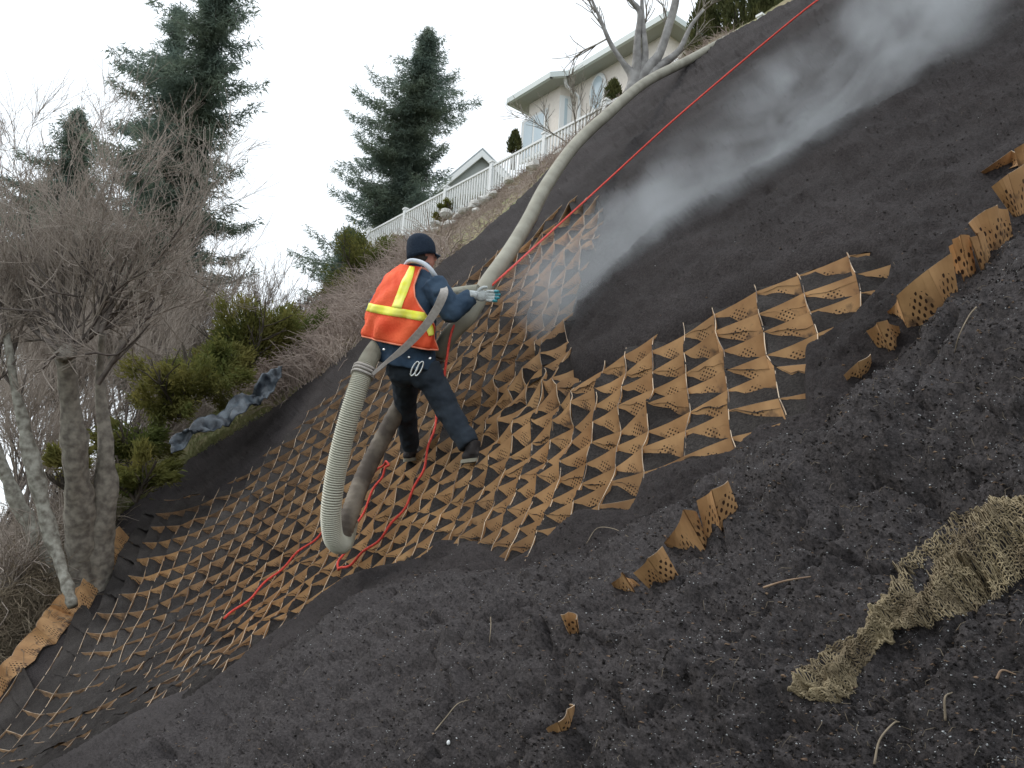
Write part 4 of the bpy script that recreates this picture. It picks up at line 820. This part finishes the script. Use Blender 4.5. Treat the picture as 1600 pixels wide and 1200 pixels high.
# vest shell with arm hole on his right
TH0=-2.2; 
def armcut(s): # how far round the vest reaches on the right side at height s
    return float(np.interp(s,[.6,2.3,3.0,3.8,4.6,5.4,6.2,6.8],[1.75,1.55,1.05,.68,.55,.60,.72,.95]))
def armcutL(s): return float(np.interp(s,[.6,2.6,3.6,5.0,6.2,6.8],[-2.2,-2.0,-1.45,-1.35,-1.45,-1.5]))
ns,nt_=30,34; sv=np.linspace(.72,6.75,ns); G3=[]
for s in sv:
    a0_,a1_=armcutL(s),armcut(s); row=[]
    for t in np.linspace(a0_,a1_,nt_):
        off=.034+.020*math.sin(t*5.3+s*1.1)*ss(5,1,s)+.014*math.sin(t*9-s*2.6)*ss(6,2,s)+.004*math.sin(t*23+s*5)
        row.append(tsurf(s,t,off))
    G3.append(row)
G3=np.array(G3); i0=np.arange(ns*nt_).reshape(ns,nt_); FV=np.stack([i0[:-1,:-1],i0[:-1,1:],i0[1:,1:],i0[1:,:-1]],-1).reshape(-1,4)
o_=mk('vest',G3.reshape(-1,3),FV,M['vest'],man,True); o_.modifiers.new('s','SOLIDIFY').thickness=.008; o_.modifiers['s'].offset=0
def edge(line,nm='vest_piping',r_=.0075): V,F_=tube(line,r_,6); return mk(nm,V,F_,M['vestedge'],man,True)
edge(G3[0]); edge(G3[:,-1]); edge(G3[:,0])
def vpt(s,t,off=.040):
    i=np.interp(s,sv,np.arange(ns)); i_0=int(min(i,ns-2)); f=i-i_0; a0_,a1_=armcutL(s),armcut(s); j=np.clip((t-a0_)/(a1_-a0_)*(nt_-1),0,nt_-1.001); j0=int(j); g_=j-j0
    p=(G3[i_0,j0]*(1-f)+G3[i_0+1,j0]*f)*(1-g_)+(G3[i_0,j0+1]*(1-f)+G3[i_0+1,j0+1]*f)*g_
    c=tsurf(s,t,0); return p+nrm(p-(pel+(neckb-pel)*np.clip(((p-pel)@UP)/((neckb-pel)@UP),0,1)))*.011
def ribbon(fn,n,m_=M['tape'],nm='reflective_tape',w_=4):
    V=[fn(u_,v_) for v_ in np.linspace(0,1,w_) for u_ in np.linspace(0,1,n)]; i0=np.arange(w_*n).reshape(w_,n)
    o_=mk(nm,np.array(V),np.stack([i0[:-1,:-1],i0[:-1,1:],i0[1:,1:],i0[1:,:-1]],-1).reshape(-1,4),m_,man,True); o_.modifiers.new('s','SOLIDIFY').thickness=.003; return o_
ribbon(lambda u_,v_: vpt(2.42+v_*.52,-1.75+u_*3.15),40)
ribbon(lambda u_,v_: vpt(2.95+u_*3.6,.10+.30*v_+.08*u_),24)
ribbon(lambda u_,v_: vpt(1.55+u_*1.0+.15*v_,1.22+.26*v_-.1*u_),12)
# white padded strap round the neck, webbing strap across the back down to the hose
cp=[(634,414,Hd+.02),(640,408,Hd-.05),(650,408,Hd-.08),(662,412,Hd-.12),(672,420,Hd-.15),(679,430,Hd-.14),(684,438,Hd-.06)]
q=spline(np.array([P(*t) for t in cp]),30); V,F_=tube(q,np.full(30,.019),10); mk('neck_strap',V,F_,M['collar'],man,True)
def strap(pts,w0,nm,m_,parent,wd):
    q=spline(np.array(pts),40); t=nrm(np.gradient(q,axis=0)); view=nrm(q-CAM); u_=nrm(np.cross(t,view)); wd=np.interp(np.linspace(0,1,40),np.linspace(0,1,len(wd)),wd)
    tw=nrm(u_+view*.25); V=np.concatenate([q-tw*wd[:,None],q+tw*wd[:,None]]); F_=[(i,i+1,41+i,40+i) for i in range(39)]; o_=mk(nm,V,F_,m_,parent,False); o_.modifiers.new('s','SOLIDIFY').thickness=.005; return o_
strap([P(*t) for t in [(693,447,Hd-.20),(694,455,Hd-.30),(691,465,Hd-.33),(683,482,Hd-.33),(668,505,Hd-.33),(648,528,Hd-.32),(626,549,Hd-.31),(604,566,Hd-.32),(582,585,Hd-.38)]],0,'webbing_strap',M['strap'],man,[.024,.032,.034,.032,.031,.029,.025,.014,.012])
# gloves
def glove(wr,dirn,side,palmn,nm,curl=.25):
    g_=MB(); dirn=nrm(dirn); side=nrm(side-dirn*(side@dirn)); pn=np.cross(dirn,side); pc=wr+dirn*.055
    V,F_=ellip(pc,dirn*.058,side*.046,pn*.022,14,10); g_.add(V,F_); V,F_=capsule(wr-dirn*.04,wr+dirn*.02,.040,.034,5,12); g_.add(V,F_)
    tips=[]
    for i,(o_,L) in enumerate(zip((-.033,-.011,.011,.032),(.070,.080,.076,.060))):
        a=pc+dirn*.040+side*o_; b=a+dirn*L*.5+side*o_*.12-pn*curl*.03; c=b+dirn*L*.38-pn*curl*.09; d_=c+dirn*L*.25-pn*curl*.10
        q=spline([a,b,c,d_],9); V,F_=tube(q,np.linspace(.0125,.0095,9),8); g_.add(V,F_); tips.append(q[5:])
    a=wr+dirn*.03-side*.036; q=spline([a,a-side*.025+dirn*.03-pn*.015,a-side*.03+dirn*.065-pn*.03],7); V,F_=tube(q,np.linspace(.015,.011,7),8); g_.add(V,F_)
    o_=g_.build(nm,M['glove'],man,True); remesh(o_,.0045,2)
    for q in tips: V,F_=tube(q,np.linspace(.0128,.0105,len(q)),8); mk('rubber_fingertip',V,F_,M['teal'],o_,True)
glove(wrR+cv(.02,-.005,-.03),cv(.93,.02,.25),cv(.05,.9,.1),None,'glove',.30)
glove(wrL,cv(.6,-.2,.3),cv(0,.9,.2),None,'glove',.8)
# boots
def boot(ank,toe,lb=None):
    toe=nrm(toe); g_=MB(); dn=-UP
    V,F_=capsule(ank+UP*.06,ank+dn*.05,.062,.058,6,12); g_.add(V,F_)
    V,F_=ellip(ank+dn*.055+toe*.07,toe*.125,nrm(np.cross(toe,UP))*.048,UP*.042,16,10); g_.add(V,F_)
    V,F_=ellip(ank+dn*.05+toe*.15,toe*.06,nrm(np.cross(toe,UP))*.050,UP*.040,14,10); g_.add(V,F_)
    V,F_=ellip(ank+dn*.05-toe*.03,toe*.05,nrm(np.cross(toe,UP))*.044,UP*.045,14,10); g_.add(V,F_)
    o_=g_.build('boot',M['boot'],man,True); remesh(o_,.008,2)
    sd2=nrm(np.cross(toe,UP)); a=np.linspace(0,2*math.pi,24,endpoint=False); c=ank+dn*.092+toe*.06
    ring=[c+toe*.145*math.cos(x)+sd2*(.048+.006*math.cos(x))*math.sin(x) for x in a]; V=np.array([r+UP*h for h in(-.014,.014) for r in ring]); F_=[(j,(j+1)%24,24+(j+1)%24,24+j) for j in range(24)]+[tuple(range(23,-1,-1)),tuple(range(24,48))]
    mk('boot_sole',V,F_,M['sole'],o_,False)
boot(ankL+cv(.0,.02,0),cv(.35,-.02,.75)); boot(ankR+cv(.02,.02,0),cv(.95,-.06,.25))
# carabiner on the hip
cbm=MB()
for dx in (0,.035):
    c=P(648+dx*200,576,Hd-.235); u1=nrm(cv(.45,-.9,0)); u2=nrm(cv(.9,.45,0)); V,F_=tube([c+u1*.060*math.cos(x)+u2*.018*math.sin(x) for x in np.linspace(0,2*math.pi,24)],.006,6); cbm.add(V,F_)
cbm.build('carabiner',M['steel'],man,True)
# ------------------------------------------------------------------ jute netting
rng=np.random.default_rng(81)
Uu=[(1232,1082),(1268,1052),(1300,1012),(1345,975),(1368,945),(1402,915),(1412,880),(1450,848),(1500,806),(1548,786),(1605,783),(1700,780)]
Ll=[(1262,1096),(1318,1092),(1338,1055),(1372,1012),(1402,998),(1440,990),(1482,965),(1520,958),(1562,938),(1610,905),(1665,885),(1740,880)]
mS=200; Us=spline(np.array(Uu,float),mS); Ls=spline(np.array(Ll,float),mS)
def netp(s,t):
    i=np.clip(s*(mS-1),0,mS-1.001); i0=int(i); f=i-i0; a=Us[i0]*(1-f)+Us[i0+1]*f; b=Ls[i0]*(1-f)+Ls[i0+1]*f; x,y=a*(1-t)+b*t
    return x,y
def net_line(sts):
    xy=np.array([netp(min(max(s,0),1),min(max(t,0),1)) for s,t in sts]); pp=soil_at(xy[:,0],xy[:,1],5)
    tt=np.array([min(max(t,0),1) for s,t in sts]); ssv=np.array([s for s,t in sts]); lift=.008+.040*np.maximum(np.sin(np.clip(tt,0,1)*math.pi),0)**.7*np.interp(ssv,[0,.2,.4,.6,1],[.4,.3,.3,.9,1.1])+.022*np.sin(tt*9+ssv*14)*np.interp(ssv,[0,.4,.7],[.6,.8,.5])+.02*fbm(pp,5,2,91)
    hole=np.exp(-((xy[:,0]-1440)**2+(xy[:,1]-905)**2)/(2*18**2)); lift=lift-.07*hole
    return pp+NW*lift[:,None]-FWD*.01
net=thing('jute_netting','crumpled tan jute netting lying on the dark soil in the lower right corner','netting')
K_=40; NL=420
for nm,par in (('mesh_yarn',0),('mesh_yarn_crossing',1)):
    nb_=MB()
    for k in range(par,K_,2):
        sv_=np.linspace(0.0,1,NL); amp_=.62/K_; ph=sv_*math.pi*(NL/6.0)
        wob=.012*np.sin(sv_*23+k*.3)
        sts=[(a_,min(max((k+.5)/K_+amp_*(1 if par else -1)*math.sin(p_)+w_,0),1)) for a_,p_,w_ in zip(sv_,ph,wob)]
        pts=net_line(sts)+rng.normal(0,.0012,(NL,3))+NW*(.0035*np.cos(ph))[:,None]
        V,F_=tube(pts,.0016*(1+.25*rng.normal(0,1,NL)),4,False); nb_.add(V,F_)
    o_=nb_.build(nm,M['jute'],net,True); setp(o_,kind='stuff')
nb_=MB()
for k in range(200):
    s0=k/200+.002*math.sin(k); sts=[(s0+.05*(t-.5),t) for t in np.linspace(0,1,30)]; sts=[q_ for q_ in sts if 0<=q_[0]<=1]
    if len(sts)<6: continue
    if rng.random()<.35: c0=int(rng.integers(0,len(sts)-5)); sts=sts[c0:]
    pts=net_line(sts)+rng.normal(0,.0012,(len(sts),3))-NW*.003
    V,F_=tube(pts,.0014,4,False); nb_.add(V,F_)
o_=nb_.build('cross_yarn',M['jute'],net,True); setp(o_,kind='stuff')
# ------------------------------------------------------------------ clods, chips, sticks
rng=np.random.default_rng(91)
on_soil=soil_pos
def scatter(n,rmin,rmax,m_,name,lb,cat,inbank=True,flat=.6,pw=2.,near_only=False):
    x=rng.uniform(-10,1760,n*3); y=rng.uniform(-10,1420,n*3); q_,dc_,db_=on_soil(x,y)
    ok=(dc_<-4)&(pdist(x,y,SLOPE)>6); ok&=((db_>0)|(rng.random(n*3)<(.12 if near_only else .6)))
    q_=q_[ok][:n]; k=len(q_); r_=rmin+(rmax-rmin)*rng.random(k)**pw
    ic=np.array([(1,1,1),(1,-1,-1),(-1,1,-1),(-1,-1,1),(0,0,-1.3),(1.2,0,.3)],float); Fi=np.array([(0,1,5),(0,5,3),(0,2,1),(0,3,2),(1,4,5),(3,5,4),(1,2,4),(2,3,4)])
    V=ic[None]*(1+.35*rng.normal(0,1,(k,6,3)))*r_[:,None,None]*.6; V[:,:,2]*=flat
    V=V+q_[:,None]; Fx=Fi[None]+(np.arange(k)*6)[:,None,None]
    o_=mk(name,V.reshape(-1,3),Fx.reshape(-1,3),m_); setp(o_,lb,cat,kind='stuff'); return o_
scatter(34000,.0022,.0095,M['clod'],'soil_crumbs','loose dark crumbs and clods strewn over the slope','soil crumbs')
scatter(9000,.0013,.0046,M['chip'],'grit_glints','pale grit, chips and painted wet glints scattered in the dark soil','grit',near_only=True,pw=3)
scatter(2600,.003,.011,M['woodbit'],'wood_crumbs','brown wood crumbs mixed into the dark soil','wood chips',near_only=True,flat=.4)
def fibres(n,L,r,m_,name,lb,cat):
    x=rng.uniform(0,1720,n*3); y=rng.uniform(0,1400,n*3); q_,dc_,db_=on_soil(x,y); ok=(dc_<-6)&(pdist(x,y,SLOPE)>6)&((db_>0)|(rng.random(n*3)<.15)); q_=q_[ok][:n]; k=len(q_)
    d_=rng.normal(0,1,(k,3)); d_-=NW*(d_@NW)[:,None]; d_=nrm(d_); l=L*rng.uniform(.3,1.2,k)[:,None]; mid=q_+d_*l*.5+NW*.012; A=np.concatenate([q_+NW*.004,mid]); B=np.concatenate([mid,q_+d_*l+rng.normal(0,.01,(k,3))])
    V,F_=twigs(A,B,np.full(2*k,r),np.full(2*k,r*.8)); setp(mk(name,V,F_,m_),lb,cat,kind='stuff')
fibres(700,.035,.0007,M['hay'],'dry_fibres','short dry fibres and straw bits lying in the soil','fibres')
def root(pts,r,name,lb,m_='hay',cat='root'):
    xy=np.array(pts,float); q_=soil_at(xy[:,0],xy[:,1]); r=r*.55; lift=np.array([.0]+[.025]*(len(pts)-2)+[.0]); q_=spline(q_+NW*(lift+.01)[:,None],16); V,F_=tube(q_,np.linspace(r,r*.5,16),6); setp(mk(name,V,F_,M[m_],smooth=True),lb,cat)
root([(1528,484),(1520,505),(1505,535),(1491,550)],.006,'dry_root','thin pale root curving out of the soil near the right edge','hay')
root([(762,966),(773,972),(775,990),(768,1008)],.005,'dry_root','short hooked root in the foreground soil left of the curled strip','hay')
root([(1370,1200),(1385,1172),(1405,1145),(1412,1138)],.006,'stick','thin dry stick leaning at the bottom edge of the picture','hay','stick')
root([(690,1153),(705,1130),(722,1108),(736,1096)],.005,'stick','straight brown stick on the foreground soil','hay','stick')
root([(1205,935),(1235,920),(1270,905)],.008,'stick','dark reddish stick lying above the jute netting','woodbit','stick')
root([(1180,1085),(1560,1065),(1575,1062)][1:]+[(1590,1058)],.007,'stick','short red brown stick at the right side below the netting','woodbit','stick')
root([(80,1178),(100,1150),(130,1110),(145,1096)],.010,'stick','tan split stick in the lower left corner','hay','stick')
root([(918,852),(940,835),(965,834),(985,843)],.004,'dry_root','low arched root on the soil above the bent tan strip','hay')
root([(1480,1130),(1486,1105),(1490,1085)],.006,'stick','pointed twig standing up below the netting','hay','stick')
V,F_=ellip(soil_at(706,1166)[0]+NW*.012,RIGHT*.007,FWD*.006,UP*.009,8,6); setp(mk('pebble',V,F_,M['white'],smooth=True),'bright white pebble near the bottom edge','pebble')
# ------------------------------------------------------------------ steam
A=P(878,556,7.4); B=P(1640,-62,6.8); mid=(A+B)/2; Xd=nrm(B-A); Zd=nrm(NW-Xd*(NW@Xd)); Yd=np.cross(Zd,Xd); L=float(np.linalg.norm(B-A))
hx,hy,hz=L/2+.15,.95,.62
V,F_=box((0,0,0),(hx,0,0),(0,hy,0),(0,0,hz)); st=mk('steam',V,F_,[]) if False else None
ms=bpy.data.materials.new('steam'); ms.use_nodes=True; n=ms.node_tree; n.nodes.clear(); Lk=n.links
out_=n.nodes.new('ShaderNodeOutputMaterial'); pv=n.nodes.new('ShaderNodeVolumePrincipled'); pv.inputs['Color'].default_value=(.80,.84,.88,1); pv.inputs['Anisotropy'].default_value=.1
Lk.new(pv.outputs[0],out_.inputs['Volume']); tc=n.nodes.new('ShaderNodeTexCoord'); sep=n.nodes.new('ShaderNodeSeparateXYZ'); Lk.new(tc.outputs['Object'],sep.inputs[0])
def mth(op,a,b=None,c=None):
    m_=n.nodes.new('ShaderNodeMath'); m_.operation=op
    for i,v_ in enumerate((a,b,c)):
        if v_ is None: continue
        if isinstance(v_,(int,float)): m_.inputs[i].default_value=v_
        else: Lk.new(v_,m_.inputs[i])
    return m_.outputs[0]
xs_=mth('DIVIDE',mth('ADD',sep.outputs[0],hx),2*hx)                       # 0..1 along
rad_=mth("MULTIPLY_ADD",xs_,.45,.34)                                       # plume half width
yc=mth('MULTIPLY',mth('SINE',mth('MULTIPLY',xs_,5.0)),.12)
yy_=mth('DIVIDE',mth('SUBTRACT',sep.outputs[1],yc),rad_); zz_=mth('DIVIDE',sep.outputs[2],.52)
r2=mth('ADD',mth('MULTIPLY',yy_,yy_),mth('MULTIPLY',zz_,zz_)); fall=mth('MAXIMUM',mth('SUBTRACT',1.0,r2),0.0)
ends=mth('MULTIPLY',mth('MINIMUM',mth('MULTIPLY',xs_,12.0),1.0),mth('MINIMUM',mth('MULTIPLY',mth('SUBTRACT',1.0,xs_),5.0),1.0))
tn=n.nodes.new('ShaderNodeTexNoise'); tn.inputs['Scale'].default_value=1.2; tn.inputs['Detail'].default_value=6; tn.inputs['Roughness'].default_value=.58; tn.inputs['Distortion'].default_value=.45
mp=n.nodes.new('ShaderNodeMapping'); mp.inputs['Scale'].default_value=(.75,1.25,1); Lk.new(tc.outputs['Object'],mp.inputs[0]); Lk.new(mp.outputs[0],tn.inputs['Vector'])
nz=mth('MAXIMUM',mth('MULTIPLY',mth('SUBTRACT',mth('ADD',tn.outputs['Fac'],mth('MULTIPLY',mth('MAXIMUM',mth('SUBTRACT',.35,xs_),0.0),.30)),.445),7.5),0.0)
den=mth('MULTIPLY',mth('MULTIPLY',mth('MULTIPLY',fall,ends),nz),1.6); Lk.new(den,pv.inputs['Density'])
st=mk('steam',V,F_,ms); st.matrix_world=Matrix(((Xd[0],Yd[0],Zd[0],mid[0]+NW[0]*.35),(Xd[1],Yd[1],Zd[1],mid[1]+NW[1]*.35),(Xd[2],Yd[2],Zd[2],mid[2]+NW[2]*.35),(0,0,0,1)))
setp(st,'pale grey steam drifting up the dark slope from the fresh soil','steam',kind='stuff')
print('tris',sum(len(o_.data.polygons) for o_ in SC.objects if o_.type=='MESH'))
